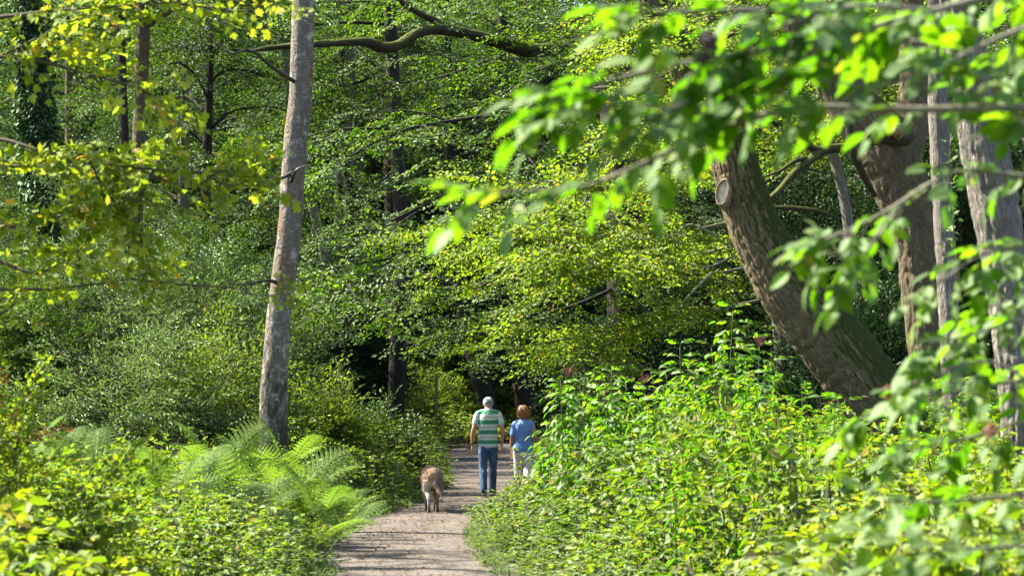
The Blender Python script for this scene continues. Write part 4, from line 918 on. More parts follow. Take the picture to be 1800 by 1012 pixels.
for lab, d, tops, heads in eb:
    bx = np.mean([q[0] for q in tops]); f0 = foot(bx, d); root = thing('elder_bush', lab, 'bush', (f0[0], f0[1], 0)); gs = G(); gl = G()
    for tx, ty in tops:
        tp = at(tx, ty, d + r.uniform(-.6, .6)); b = f0 + [r.normal(0, .25), r.normal(0, .3), 0]; b[0] = b[0] * .4 + tp[0] * .6; mid = b * .45 + tp * .55 + [r.normal(0, .06), 0, .1]
        tube(gs, [b, mid, tp], [.011, .007, .0025], 6, 14); C = spline([b, mid, tp], 30); Hh = np.linalg.norm(tp - b)
        ts = np.arange(max(.25, 1 - 1.7 / Hh), 1.001, .085 / Hh); a = r.uniform(0, 6.28)
        for k, t in enumerate(ts):
            p_ = C[int(t * 29)]; a += math.pi / 2 + r.normal(0, .25); sz = (1.15 - .2 * t)
            for s_ in (0, math.pi):
                dd = np.array([[math.cos(a + s_), math.sin(a + s_), .35 + 1.6 * max(0, t - .88) / .12 + r.normal(0, .15)]]); T_ = frames(dd, r.normal(0, .2, 1)) * sz * r.uniform(.8, 1.15)
                V, F, A, Mi = put(CE[r.integers(0, 5)], T_, p_[None] + .0, np.array([r.uniform(-.2, .3)])); gl.add(V, F, A, Mi)
    part('stems', gs, [M['stem']], root); part('foliage', gl, [M['elder'], M['stem']], root)
    for hx, hy in heads:
        p_ = at(hx, hy + 12, d - .1); part('flower_head', flower_head(p_, (.15, -.1, 1), .14, r, 120), [M['redstalk']], root)

# overhanging elder close to the viewer (rooted beyond the right edge)
froot = thing('overhanging_elder', 'elder with big soft-focus leaves reaching in over the whole right side, close to the viewer', 'bush', (2.05, 6.3, 0))
g = G(); tube(g, [[2.05, 6.3, -.1], [2.0, 6.25, 1.0], [1.9, 6.2, 2.0], [1.85, 6.1, 3.0], [1.7, 6.0, 3.9]], [.055, .05, .042, .035, .02], 12, 40, bark=.004)
tube(g, [[2.15, 7.6, -.1], [2.2, 7.5, 1.0], [2.15, 7.4, 2.2], [2.1, 7.3, 3.3]], [.05, .045, .035, .02], 12, 30, bark=.004)
part('stem', g, [M['palestem']], froot)
fb = [  # rows of (px, py, d), start..end, node spacing, leaf scale
    ([(2140, 230, 6.3), (1850, 190, 6.2), (1620, 193, 6.1), (1420, 190, 6.0), (1310, 212, 5.9), (1220, 245, 5.9), (1120, 292, 5.8), (1030, 326, 5.8), (930, 334, 5.75), (860, 340, 5.7)], .012, .40, .85),
    ([(2140, -60, 6.3), (1850, -30, 6.1), (1640, 20, 6.0), (1450, 70, 5.9), (1300, 95, 5.8), (1160, 120, 5.75), (1040, 150, 5.7), (990, 165, 5.7)], .012, .05, 1.0),
    ([(1500, 60, 5.9), (1350, 20, 5.8), (1220, 20, 5.75), (1150, 20, 5.7)], .007, .1, .95),
    ([(1420, 185, 6.0), (1330, 150, 5.9), (1240, 165, 5.8), (1160, 200, 5.7)], .006, .15, .9),
    ([(1310, 210, 5.9), (1200, 195, 5.8), (1100, 185, 5.7), (1020, 190, 5.7)], .006, .2, .9),
    ([(2160, 60, 6.6), (1900, 60, 6.5), (1780, 110, 6.4), (1690, 90, 6.3), (1600, 70, 6.3)], .010, .1, 1.0),
    ([(2160, 150, 6.6), (1900, 150, 6.6), (1820, 180, 6.5), (1760, 190, 6.4), (1720, 150, 6.3), (1680, 110, 6.3)], .009, .15, .9),
    ([(2160, 330, 7.2), (1950, 300, 7.1), (1820, 310, 7.0), (1700, 300, 6.9), (1640, 320, 6.8), (1560, 370, 6.8), (1500, 400, 6.7), (1450, 420, 6.7)], .010, .45, .85),
    ([(1600, 345, 6.8), (1540, 420, 6.8), (1500, 480, 6.7)], .005, .1, .9),
    ([(2160, 420, 7.4), (1920, 420, 7.3), (1800, 430, 7.2), (1720, 450, 7.1), (1660, 490, 7.0)], .009, .2, .95),
    ([(2160, 540, 7.4), (1920, 540, 7.3), (1800, 560, 7.2), (1700, 590, 7.1), (1640, 600, 7.0)], .009, .2, .95),
    ([(2160, 640, 7.6), (1920, 650, 7.5), (1780, 670, 7.4), (1660, 690, 7.3), (1580, 700, 7.2), (1540, 720, 7.2)], .009, .25, .95),
    ([(2160, 760, 7.8), (1920, 740, 7.7), (1800, 740, 7.6), (1700, 770, 7.5), (1600, 790, 7.4)], .009, .2, .95),
    ([(2160, 900, 6.6), (1900, 860, 6.5), (1780, 870, 6.4), (1660, 880, 6.3), (1560, 880, 6.2)], .009, .15, .95),
    ([(2160, 980, 6.3), (1900, 960, 6.2), (1760, 960, 6.1), (1620, 970, 6.0)], .009, .1, 1.0),
    ([(1560, 380, 6.8), (1500, 470, 6.9), (1470, 440, 6.9)], .004, .3, .8),
    ([(2160, 20, 6.9), (1900, -10, 6.9), (1740, -10, 6.8), (1600, -10, 6.7), (1480, -10, 6.6)], .009, .1, 1.0),
    ([(2160, -20, 6.2), (1960, 20, 6.1), (1800, 50, 6.0), (1640, 120, 5.9), (1540, 150, 5.9), (1440, 140, 5.8)], .009, .1, 1.0),
    ([(1640, 20, 6.0), (1520, 10, 5.9), (1420, 30, 5.8), (1340, 60, 5.8)], .006, .05, 1.0),
    ([(2160, 250, 6.4), (1960, 230, 6.3), (1840, 260, 6.2), (1760, 160, 6.2), (1700, 120, 6.1)], .008, .15, 1.0),
    ([(2160, 700, 7.0), (1960, 690, 6.9), (1860, 700, 6.8), (1760, 640, 6.8), (1690, 640, 6.7), (1640, 660, 6.7)], .008, .2, .9),
    ([(2160, 480, 7.9), (1900, 500, 7.8), (1800, 520, 7.7), (1740, 540, 7.6)], .008, .2, .9)]
for rows, rad, st, sc_ in fb:
    C0 = px(rows); g = G(); gl = G(); tube(g, C0, np.linspace(rad, .003, len(C0)), 7, len(C0) * 5, lump=.12)
    part('branch', g, [M['palestem']], froot)
    C = spline(C0, 120); L = np.concatenate([[0], np.cumsum(np.linalg.norm(np.diff(C, axis=0), axis=1))]); T_c = np.gradient(C, axis=0); T_c /= np.linalg.norm(T_c, axis=1)[:, None]
    l = L[-1] * st; k = 0
    while l < L[-1] - .01:
        i = min(119, int(np.searchsorted(L, l))); t = T_c[i]; a = k * math.pi / 2 + r.normal(0, .3); e1 = np.cross(t, [0, 0, 1.]); e1 /= np.linalg.norm(e1); e2 = np.cross(e1, t)
        for s_ in (0, math.pi):
            if r.uniform() < .16: continue
            dd = e1 * math.cos(a + s_) * .8 + e2 * math.sin(a + s_) * .5 + t * .75 + [0, 0, -.12]; T_ = frames(dd[None], r.normal(0, .35, 1)) * sc_ * r.uniform(.55, 1.0)
            V, F, A, Mi = put(CN[r.integers(0, 6)], T_, C[i][None], np.array([r.uniform(-.3, .3)])); gl.add(V, F, A, Mi)
        l += r.uniform(.062, .112); k += 1
    for s_ in range(3):
        dd = T_c[-1] + r.normal(0, .4, 3); T_ = frames(dd[None], r.normal(0, .3, 1)) * sc_ * .9; V, F, A, Mi = put(CN[r.integers(0, 6)], T_, C[-1][None], np.array([r.uniform(0, .3)])); gl.add(V, F, A, Mi)
    part('leaves', gl, [M['elder'], M['stem']], froot)
def berries(p, size, n, r, d=(0, 0, -1)):
    import bmesh
    g = G(); d = np.array(d, float); ico = []
    th = np.linspace(0, 2 * math.pi, 9)[:-1]; ph = np.linspace(-1.45, 1.45, 5)
    B = np.array([[math.cos(a) * math.cos(b), math.sin(a) * math.cos(b), math.sin(b)] for b in ph for a in th]); i, j = np.meshgrid(np.arange(4), np.arange(8), indexing='ij')
    Fb = np.stack([i * 8 + j, i * 8 + (j + 1) % 8, (i + 1) * 8 + (j + 1) % 8, (i + 1) * 8 + j], 2).reshape(-1, 4)
    for k in range(n):
        v = r.normal(0, 1, 3); v /= np.linalg.norm(v); e = p + (d * .5 + v * [.6, .6, .75]) * size * r.uniform(.45, 1); g.add(e + B * .0034 * r.uniform(.8, 1.2), Fb, smooth=True)
        if k % 3 == 0: q = np.array([.0012, 0, 0]); g.add([p - q, p + q, e + q, e - q], [[0, 1, 2, 3]], m=1)
    return g
for bx, by, d, sz, n_, mm in ((1245, 62, 5.75, .045, 150, 'berry'), (1236, 95, 5.75, .03, 60, 'berry'), (1495, 415, 6.75, .05, 120, 'berry'), (1440, 485, 6.8, .04, 60, 'berry'), (1562, 682, 7.2, .032, 80, 'redstalk'), (1742, 748, 7.4, .034, 80, 'redstalk')):
    part('berry_cluster', berries(at(bx, by, d), sz, n_, r), [M[mm], M['redstalk']], froot)

# ------------------------------------------------------------------ yellowing maple reaching in from the left
LL = [make_spray(leaf_lobed(), ll=.17, n_side=5, step=.15, flat=.6, seed=s_, droop=.1, spread=.4) for s_ in (51, 52, 53, 54)]
groot = thing('yellow_maple', 'maple with yellowing lobed leaves reaching in across the upper left, in front of everything there', 'tree', (-4.6, 16.2, 0))
g = G(); tube(g, [[-4.6, 16.2, -.1], [-4.55, 16.2, 1.5], [-4.7, 16.1, 3], [-4.6, 16.0, 4.6], [-4.7, 16, 6]], [.13, .11, .1, .08, .03], 14, 40, bark=.008); part('trunk', g, [M['oak2']], groot)
gb = [([(-320, 230, 16.1), (-120, 235, 16), (0, 245, 15.8), (70, 265, 15.7), (160, 285, 15.6), (270, 298, 15.5), (350, 302, 15.4), (425, 297, 15.3)], 14, .40),
      ([(-320, 330, 16.1), (-100, 300, 16), (0, 292, 15.9), (80, 290, 15.8), (150, 272, 15.7), (210, 280, 15.6)], 9, .40),
      ([(-320, 420, 16.1), (-120, 400, 16), (0, 400, 15.8), (60, 390, 15.7), (130, 372, 15.6), (170, 350, 15.6)], 15, .42),
      ([(-320, 450, 16.1), (-100, 440, 16), (0, 460, 15.9), (60, 480, 15.8), (110, 460, 15.7), (150, 430, 15.7)], 9, .36),
      ([(-320, 520, 16.1), (-120, 512, 16), (0, 508, 15.9), (80, 508, 15.8), (160, 500, 15.7), (230, 490, 15.6)], 7, .30),
      ([(270, 298, 15.5), (250, 340, 15.5), (245, 385, 15.4), (250, 430, 15.4), (262, 465, 15.4)], 9, .34),
      ([(160, 285, 15.6), (180, 330, 15.5), (200, 350, 15.5), (235, 350, 15.4), (300, 365, 15.3)], 9, .34),
      ([(-320, 60, 16.1), (-120, 40, 16), (0, 30, 15.7), (90, 20, 15.6), (190, 12, 15.5), (300, 5, 15.3)], 11, .40),
      ([(-320, 150, 16.1), (-120, 110, 16), (0, 100, 15.7), (80, 110, 15.6), (150, 130, 15.5), (230, 150, 15.4), (260, 165, 15.4)], 12, .42),
      ([(0, 100, 15.7), (60, 70, 15.6), (120, 40, 15.5), (170, 25, 15.4)], 6, .4),
      ([(-320, -40, 16.1), (-50, -30, 15.9), (150, -20, 15.6), (330, 8, 15.4), (420, 20, 15.3), (470, 8, 15.2)], 8, .3),
      ([(250, 300, 15.5), (330, 330, 15.4), (380, 305, 15.3), (410, 298, 15.3)], 5, .28),
      ([(-300, 560, 16.1), (-60, 560, 15.9), (0, 550, 15.8), (30, 530, 15.7)], 4, .3),
      ([(350, 302, 15.4), (400, 325, 15.3), (440, 315, 15.2), (465, 292, 15.2)], 4, .22),
      ([(230, 490, 15.6), (320, 500, 15.5), (400, 505, 15.4), (450, 518, 15.3), (485, 518, 15.2)], 0, .2)]
for rows, k, sz in gb:
    C0 = px(rows); g = G(); gl = G(); tube(g, C0, np.linspace(.020 if rows[0][0] < -100 else .009, .004, len(C0)), 6, len(C0) * 5, lump=.1); part('branch', g, [M['twig']], groot)
    k = int(k * .9 + .5) if k > 4 else k
    C = spline(C0, 60); T_c = np.gradient(C, axis=0); T_c /= np.linalg.norm(T_c, axis=1)[:, None]
    i0 = int(60 * (.33 if rows[0][0] < -100 else .1)); ii = np.linspace(i0, 59, k).astype(int) if k else np.array([], int); D = []; P = []
    if k == 0: ii = np.array([50, 56, 59, 59])
    for j, i in enumerate(ii):
        s_ = 1 if j % 2 else -1; d_ = T_c[i] + s_ * r.uniform(.2, .8) * np.array([-T_c[i][1], T_c[i][0], 0]) * .6 + [0, 0, r.normal(.02, .45)]; P.append(C[i]); D.append(d_)
    scatter(gl, LL, np.array(P), np.array(D), sz * 1.12 * r.uniform(.75, 1.15, len(P)), .7, .3, r); part('leaves', gl, [M['gold'], M['twig']], groot)

# brown-tinged bramble bush in the near left corner
shrub('bramble_bush', 'straggly bramble bush with browned leaves in the near left corner', 'bush', -3.35, 15.2, 1.55, .75, 16, 'nettle', 'hazel', .55, 7, 260, sub=3)
shrub('bramble_bush', 'withered brown bramble bush at the very edge on the left', 'bush', -3.8, 16.5, 1.5, .35, 5, 'brown', 'hazel', .45, 5, 261, sub=3)

# wooden stake far along the path
g = G(); q = foot(767, 80); w = .045; zt = at(767, 655, 80)[2]
V = []
for z, k in ((0, 1), (.9, 1), (zt - .06, .97), (zt, .55)):
    V += [[q[0] - w * k, q[1] - w * k, z], [q[0] + w * k, q[1] - w * k, z], [q[0] + w * k, q[1] + w * k, z], [q[0] - w * k, q[1] + w * k, z]]
F = [[a * 4 + b, a * 4 + (b + 1) % 4, a * 4 + 4 + (b + 1) % 4, a * 4 + 4 + b] for a in range(3) for b in range(4)] + [[12, 13, 14, 15]]
g.add(V, F); M['post'] = plain_mat('weathered_post', (.20, .12, .06), .85, .4, 14)
tag(link('wooden_stake', g.mesh('wooden_stake', [M['post']])), 'thin upright wooden stake in the bright clearing beyond the walkers', 'post')

# ------------------------------------------------------------------ bodies: tapered chains fused into one skin
def chain(g, pts, seg=16):
    """pts rows: x, y, z, rx, ry (ellipse across the chain); ends are rounded by small closing rings"""
    P = np.array([list(q) + [q[3]] * (5 - len(q)) for q in pts], float)
    n = max(8, len(P) * 5); Q = spline(P, n); Q[:, 3:] = np.maximum(Q[:, 3:], .002)
    # rounded ends
    def cap(a, b):
        d = a[:3] - b[:3]; d = d / max(np.linalg.norm(d), 1e-6); o = []
        for t in (.5, .85, 1.0): o.append(np.concatenate([a[:3] + d * min(a[3], a[4]) * t * .9, a[3:] * math.sqrt(max(1 - t * t, .0004))]))
        return o
    Q = np.vstack([cap(Q[0], Q[1])[::-1], Q, cap(Q[-1], Q[-2])]); n = len(Q); C = Q[:, :3]
    T = np.gradient(C, axis=0); T /= np.linalg.norm(T, axis=1)[:, None]; th = np.linspace(0, 2 * math.pi, seg, endpoint=False); V = []
    for i in range(n):
        t = T[i]; e1 = np.cross([0, 1, 0], t) if abs(t[1]) < .9 else np.cross(t, [0, 0, 1.0]); e1 /= np.linalg.norm(e1)
        if e1[0] < 0: e1 = -e1
        e2 = np.cross(t, e1); V.append(C[i] + np.outer(np.cos(th) * Q[i, 3], e1) + np.outer(np.sin(th) * Q[i, 4], e2))
    V = np.vstack(V); i, j = np.meshgrid(np.arange(n - 1), np.arange(seg), indexing='ij')
    F = np.stack([i * seg + j, i * seg + (j + 1) % seg, (i + 1) * seg + (j + 1) % seg, (i + 1) * seg + j], 2).reshape(-1, 4)
    k = (n - 1) * seg; j = np.arange(0, seg, 2); V = np.vstack([V, C[0], C[-1]])
    F = np.vstack([F, np.stack([(j + 2) % seg, (j + 1) % seg, j, np.full(len(j), n * seg)], 1), np.stack([k + j, k + (j + 1) % seg, k + (j + 2) % seg, np.full(len(j), n * seg + 1)], 1)])
    g.add(V, F, smooth=True)
def fuse(name, g, mats, root, voxel=.008, smooth=4, label=None, disp=None):
    me = g.mesh(name, mats); o = bpy.data.objects.new(name, me); COL.objects.link(o)
    md = o.modifiers.new('r', 'REMESH'); md.mode = 'VOXEL'; md.voxel_size = voxel; md.use_smooth_shade = True
    ms_ = o.modifiers.new('s', 'SMOOTH'); ms_.factor = .5; ms_.iterations = smooth
    dg = bpy.context.evaluated_depsgraph_get(); me2 = bpy.data.meshes.new_from_object(o.evaluated_get(dg)); o.modifiers.clear(); o.data = me2; bpy.data.meshes.remove(me)
    me2.name = name; me2.materials.clear()
    for m_ in mats: me2.materials.append(m_)
    if disp:
        co = np.empty(len(me2.vertices) * 3, np.float32); no = np.empty_like(co); me2.vertices.foreach_get('co', co); me2.vertices.foreach_get('normal', no)
        co = co.reshape(-1, 3); no = no.reshape(-1, 3); co = co + no * disp(co.astype(float))[:, None]; me2.vertices.foreach_set('co', co.astype(np.float32).ravel()); me2.update()
    o.parent = root
    if label: o['label'] = label
    return o
def hand(g, w, down, palm_n, side, curl=.35, s_=1.0):
    """w wrist; down = pointing direction; palm_n = where the palm faces; side = thumb side"""
    d = np.array(down, float); d /= np.linalg.norm(d); n_ = np.array(palm_n, float); n_ -= d * n_.dot(d); n_ /= np.linalg.norm(n_); t = np.cross(d, n_); t *= 1 if np.dot(t, side) > 0 else -1
    w = np.array(w, float)
    for u in (-.03, -.01, .01, .03):
        a = w + t * u * .7 * s_; b = w + d * .085 * s_ + t * u * s_; chain(g, [[*a, .015 * s_], [*(a * .5 + b * .5), .017 * s_], [*b, .0135 * s_]], 10)
    for u, L in ((-.033, .062), (-.011, .078), (.011, .084), (.033, .074)):
        k0 = w + d * .083 * s_ + t * u * s_; c = curl
        k1 = k0 + (d * math.cos(c) + n_ * math.sin(c)) * L * .48 * s_; k2 = k1 + (d * math.cos(c * 2.2) + n_ * math.sin(c * 2.2)) * L * .32 * s_; k3 = k2 + (d * math.cos(c * 3.2) + n_ * math.sin(c * 3.2)) * L * .24 * s_
        chain(g, [[*k0, .0095 * s_], [*k1, .0088 * s_], [*k2, .0080 * s_], [*k3, .0068 * s_]], 10)
    a = w + d * .025 * s_ + t * .026 * s_; b = a + (t * .6 + d * .7 + n_ * .3) * .045 * s_; c = b + (t * .15 + d * .9 + n_ * .35) * .036 * s_
    chain(g, [[*a, .014 * s_], [*b, .0115 * s_], [*c, .0085 * s_]], 10)
def head(g, c, s_=1.0):
    """skull, jaw, nose, ears; faces +Y"""
    c = np.array(c, float)
    chain(g, [[*(c + [0, -.012, .040]), .077 * s_, .096 * s_], [*(c + [0, -.004, 0]), .076 * s_, .097 * s_], [*(c + [0, .014, -.05]), .066 * s_, .078 * s_], [*(c + [0, .030, -.095]), .044 * s_, .052 * s_]], 20)
    chain(g, [[*(c + [0, .092, .012]), .009, .009], [*(c + [0, .108, -.018]), .013, .014], [*(c + [0, .104, -.032]), .016, .011]], 8)       # nose
    chain(g, [[*(c + [-.024, .084, -.062]), .007, .007], [*(c + [0, .092, -.060]), .009, .009], [*(c + [.024, .084, -.062]), .007, .007]], 8)  # lips
    chain(g, [[*(c + [-.045, .078, .026]), .009, .007], [*(c + [0, .092, .030]), .010, .008], [*(c + [.045, .078, .026]), .009, .007]], 8)    # brow
    for e in (-1, 1):
        chain(g, [[*(c + [e * .080, -.004, .022]), .008, .015], [*(c + [e * .084, -.010, .0]), .008, .018], [*(c + [e * .078, -.002, -.028]), .007, .010]], 8)
        chain(g, [[*(c + [e * .030, .080, .008]), .010, .010], [*(c + [e * .030, .082, .004]), .010, .010]], 8)   # eyeballs under the lids

def skin_mat(name, col):
    m, n, out = new_mat(name); tc = n.nodes.new('ShaderNodeTexCoord'); f = noise(n, tc.outputs['Object'], 9, 4, .6)
    c = mixc(n, f, col, (col[0] * 1.1, col[1] * .72, col[2] * .68)); p = node(n, 'ShaderNodeBsdfPrincipled'); n.links.new(c, p.inputs['Base Color']); p.inputs['Roughness'].default_value = .55
    p.inputs['Subsurface Weight'].default_value = .12; p.inputs['Subsurface Radius'].default_value = (.02, .008, .004); n.links.new(p.outputs[0], out.inputs[0]); return m
M['skin'] = skin_mat('sunburnt_skin', (.48, .27, .19)); M['skin2'] = skin_mat('tanned_skin', (.42, .22, .15))
def cloth(name, build, rough=.85, wscale=14, wr=.5):
    m, n, out = new_mat(name); tc = n.nodes.new('ShaderNodeTexCoord'); ob = tc.outputs['Object']; c = build(n, ob)
    p = node(n, 'ShaderNodeBsdfPrincipled'); n.links.new(c, p.inputs['Base Color']); p.inputs['Roughness'].default_value = rough; p.inputs['Specular IOR Level'].default_value = .2; p.inputs['Sheen Weight'].default_value = .15
    f = noise(n, scaled(n, ob, (1, 1, .45)), wscale, 3, .5, .8); bp = node(n, 'ShaderNodeBump'); bp.inputs['Strength'].default_value = wr; bp.inputs['Distance'].default_value = .03
    n.links.new(f, bp.inputs['Height']); n.links.new(bp.outputs[0], p.inputs['Normal']); n.links.new(p.outputs[0], out.inputs[0]); return m
def stripes(n, ob):
    sp = n.nodes.new('ShaderNodeSeparateXYZ'); n.links.new(ob, sp.inputs[0]); wob = math_(n, 'MULTIPLY', math_(n, 'SUBTRACT', noise(n, ob, 5, 2), .5), .02)
    z = math_(n, 'ADD', sp.outputs[2], wob); f = math_(n, 'FRACT', math_(n, 'DIVIDE', math_(n, 'SUBTRACT', z, .928), .175), 0)
    w_ = (.60, .61, .60); gr = (.05, .24, .13); be = (.50, .42, .34)
    c = ramp(n, f, [(0, gr), (.42, w_), (.60, be), (.80, w_)], 'CONSTANT')
    # sleeves carry paler bands
    ax = math_(n, 'ABSOLUTE', sp.outputs[0], 0); sl = math_(n, 'MULTIPLY', math_(n, 'SUBTRACT', ax, .178), 60, True)
    c2 = ramp(n, f, [(0, (.52, .62, .56)), (.42, (.66, .67, .66)), (.6, (.62, .58, .53)), (.8, (.66, .67, .66))], 'CONSTANT')
    return mixc(n, sl, c, c2)
M['stripe'] = cloth('striped_jersey', stripes)
M['denim'] = cloth('denim', lambda n, ob: mixc(n, math_(n, 'MULTIPLY', math_(n, 'SUBTRACT', noise(n, scaled(n, ob, (1, 1, .5)), 7, 4, .6), .35), 2.5, True), (.022, .05, .105), (.08, .145, .25)), wscale=11, wr=.8)
M['blue'] = cloth('blue_jersey', lambda n, ob: mixc(n, noise(n, ob, 8, 3), (.13, .24, .50), (.17, .29, .56)), wscale=9, wr=.6)
M['cream'] = cloth('cream_cotton', lambda n, ob: mixc(n, noise(n, ob, 6, 3), (.62, .56, .50), (.70, .65, .60)), wscale=8, wr=.6)
M['cap'] = plain_mat('grey_cap_cloth', (.34, .36, .38), .8, .2, 40); M['capdark'] = plain_mat('cap_strap', (.10, .11, .12), .8, .2, 40)
M['greyhair'] = plain_mat('grey_hair', (.42, .40, .38), .7, .4, 60, .6); M['shoe'] = plain_mat('navy_shoe', (.03, .04, .07), .6, .3, 30); M['strap'] = plain_mat('black_watch_strap', (.012, .012, .012), .4, .2, 30)
M['sole'] = plain_mat('shoe_sole', (.45, .43, .4), .7, .2, 30); M['shoe2'] = plain_mat('tan_shoe', (.28, .2, .14), .6, .3, 30)
m, n, out = new_mat('copper_hair'); tc = n.nodes.new('ShaderNodeTexCoord'); f = noise(n, scaled(n, tc.outputs['Object'], (1, 1, .25)), 75, 4, .6)
c = ramp(n, f, [(.3, (.10, .030, .010)), (.5, (.28, .095, .028)), (.7, (.50, .22, .08))]); p = node(n, 'ShaderNodeBsdfPrincipled'); n.links.new(c, p.inputs['Base Color']); p.inputs['Roughness'].default_value = .5
bp = node(n, 'ShaderNodeBump'); bp.inputs['Strength'].default_value = .8; bp.inputs['Distance'].default_value = .01; n.links.new(f, bp.inputs['Height']); n.links.new(bp.outputs[0], p.inputs['Normal']); n.links.new(p.outputs[0], out.inputs[0]); M['copper'] = m

def wrinkle(scale, amp, sz=.35, seed=0):
    return lambda co: amp * (vnoise(co * [scale, scale, scale * sz] + seed) + .5 * vnoise(co * [scale * 2.3, scale * 2.3, scale * .9] + seed + 5) - .75) * 2

# ---- the man (faces +Y, away from the viewer)
mp = at(858, HOR, 41.7); man = thing('person', 'grey-capped person in green and white striped T-shirt and blue jeans walking away', 'person', (mp[0], mp[1], 0.012)); man.scale = (.975,) * 3
g = G()
chain(g, [[0, 0, .86, .150, .115], [0, -.005, 1.0, .142, .105], [0, -.01, 1.15, .146, .110], [0, -.015, 1.32, .165, .118], [0, -.02, 1.46, .150, .095], [0, -.012, 1.52, .080, .07]], 24)
chain(g, [[0, -.015, 1.46, .064, .062], [0, .005, 1.51, .056, .058], [0, .015, 1.57, .056, .060]], 16)
hc = np.array([.002, .028, 1.628]); head(g, hc, .98)
aL = [[-.145, -.02, 1.475, .056], [-.187, -.02, 1.42, .054], [-.222, -.03, 1.29, .047], [-.258, -.035, 1.17, .040], [-.270, 0, 1.07, .039], [-.278, .035, .965, .028], [-.280, .045, .915, .025]]
aR = [[.145, -.02, 1.475, .056], [.187, -.02, 1.42, .054], [.222, -.02, 1.29, .047], [.256, -.03, 1.17, .040], [.256, 0, 1.07, .039], [.243, .03, .955, .028], [.238, .04, .905, .025]]
chain(g, aL); chain(g, aR)
hand(g, (-.280, .047, .905), (-.03, .05, -1), (1, 0, 0), (0, 1, 0), .38); hand(g, (.237, .042, .895), (-.02, .06, -1), (-1, 0, 0), (0, 1, 0), .42)
lL = [[-.082, 0, .88, .086], [-.088, -.01, .70, .074], [-.088, -.03, .50, .055], [-.084, -.10, .36, .052], [-.077, -.18, .20, .040], [-.072, -.215, .11, .036]]
lR = [[.082, 0, .88, .086], [.086, .06, .70, .074], [.082, .125, .50, .055], [.080, .145, .36, .052], [.080, .165, .20, .040], [.08, .172, .09, .036]]
chain(g, lL); chain(g, lR)
chain(g, [[-.072, -.22, .10, .034], [-.072, -.15, .06, .034, .028], [-.074, -.06, .035, .038, .020]]); chain(g, [[.082, .15, .06, .034], [.084, .24, .055, .034, .026], [.088, .35, .04, .038, .020]])
fuse('body', g, [M['skin']], man, .008, 5)
g = G()     # T-shirt
chain(g, [[0, 0, .905, .180, .135], [0, -.003, 1.0, .168, .125], [0, -.012, 1.15, .170, .128], [0, -.018, 1.32, .184, .134], [0, -.022, 1.43, .178, .118], [0, -.018, 1.495, .115, .09], [0, -.012, 1.53, .078, .072]], 28)
for s_ in (-1, 1): chain(g, [[s_ * .10, -.02, 1.485, .062, .064], [s_ * .172, -.02, 1.445, .070], [s_ * .208, -.025, 1.36, .064], [s_ * .222, -.028, 1.30, .064]])
fuse('shirt', g, [M['stripe']], man, .009, 4, disp=wrinkle(9, .006))
g = G()     # jeans
chain(g, [[0, 0, .95, .135, .100], [0, .0, .90, .158, .118], [0, 0, .84, .163, .124]], 24)
chain(g, [[*q[:3], q[3] + dr] for q, dr in zip(lL, (.010, .014, .017, .020, .024, .026))]); chain(g, [[*q[:3], q[3] + dr] for q, dr in zip(lR, (.010, .014, .017, .020, .024, .028))])
fuse('jeans', g, [M['denim']], man, .009, 3, disp=wrinkle(11, .006, .6))
for nm_, a_, b_, c_, tilt in (('shoe', (-.073, -.235, .105), (-.073, -.15, .075), (-.076, -.035, .045), 1), ('shoe', (.082, .12, .055), (.084, .22, .06), (.09, .36, .045), 0)):
    g = G(); chain(g, [[*a_, .042, .04], [*b_, .045, .042], [*c_, .047, .030]]); so = fuse('shoe', g, [M['shoe']], man, .006, 3)
    g = G(); dz = np.array([0, 0, -.032 if not tilt else -.034]); chain(g, [[*(np.array(a_) + dz * (.7 if not tilt else 1.1)), .040, .013], [*(np.array(b_) + dz), .043, .013], [*(np.array(c_) + dz * .6), .045, .012]]); fuse('sole', g, [M['sole']], so, .006, 2)
g = G(); c = hc    # hair below the cap
chain(g, [[*(c + [0, -.022, .03]), .088, .088], [*(c + [0, -.03, -.010]), .084, .072], [*(c + [0, -.032, -.022]), .070, .056]], 20); fuse('hair', g, [M['greyhair']], man, .006, 3, disp=wrinkle(60, .003))
g = G(); chain(g, [[*(c + [0, -.012, .050]), .092, .106], [*(c + [0, -.010, .040]), .095, .109], [*(c + [0, -.010, .028]), .096, .110]], 24)
cap_ = fuse('cap', g, [M['cap']], man, .006, 2)
g = G(); br = []
for a in np.linspace(-.75, .75, 9): br.append([math.sin(a) * .085, .10 + math.cos(a) * .065, 0])
V = [];
for k in (0, 1):
    for b in br: V.append(c + np.array([b[0] * .95, .085 + .0, .034 + k * .004 - .004])); V.append(c + np.array([b[0], b[1] + .02, .022 + k * .004 - 3 * b[0] ** 2]))
F = [[2 * i, 2 * i + 1, 2 * i + 3, 2 * i + 2] for i in range(8)] + [[18 + 2 * i, 18 + 2 * i + 2, 18 + 2 * i + 3, 18 + 2 * i + 1] for i in range(8)] + [[2 * i + 1, 18 + 2 * i + 1, 18 + 2 * i + 3, 2 * i + 3] for i in range(8)]
g.add(V, F); o = link('brim', g.mesh('brim', [M['cap']]), cap_)
g = G(); chain(g, [[*(c + [-.050, -.106, .020]), .012], [*(c + [-.025, -.121, .040]), .014], [*(c + [.025, -.121, .040]), .014], [*(c + [.050, -.106, .020]), .012]], 8); link('back_opening', g.mesh('back_opening', [M['capdark']]), cap_)
g = G(); th = np.linspace(0, 2 * math.pi, 25)[:-1]; w_ = np.array([-.283, .040, .932]); V = []
for k, (rr_, zz) in enumerate(((.030, -.011), (.034, -.008), (.034, .008), (.030, .011))): V += list(w_ + np.column_stack([np.cos(th) * rr_, np.sin(th) * rr_ * 1.1, np.full(24, zz)]))
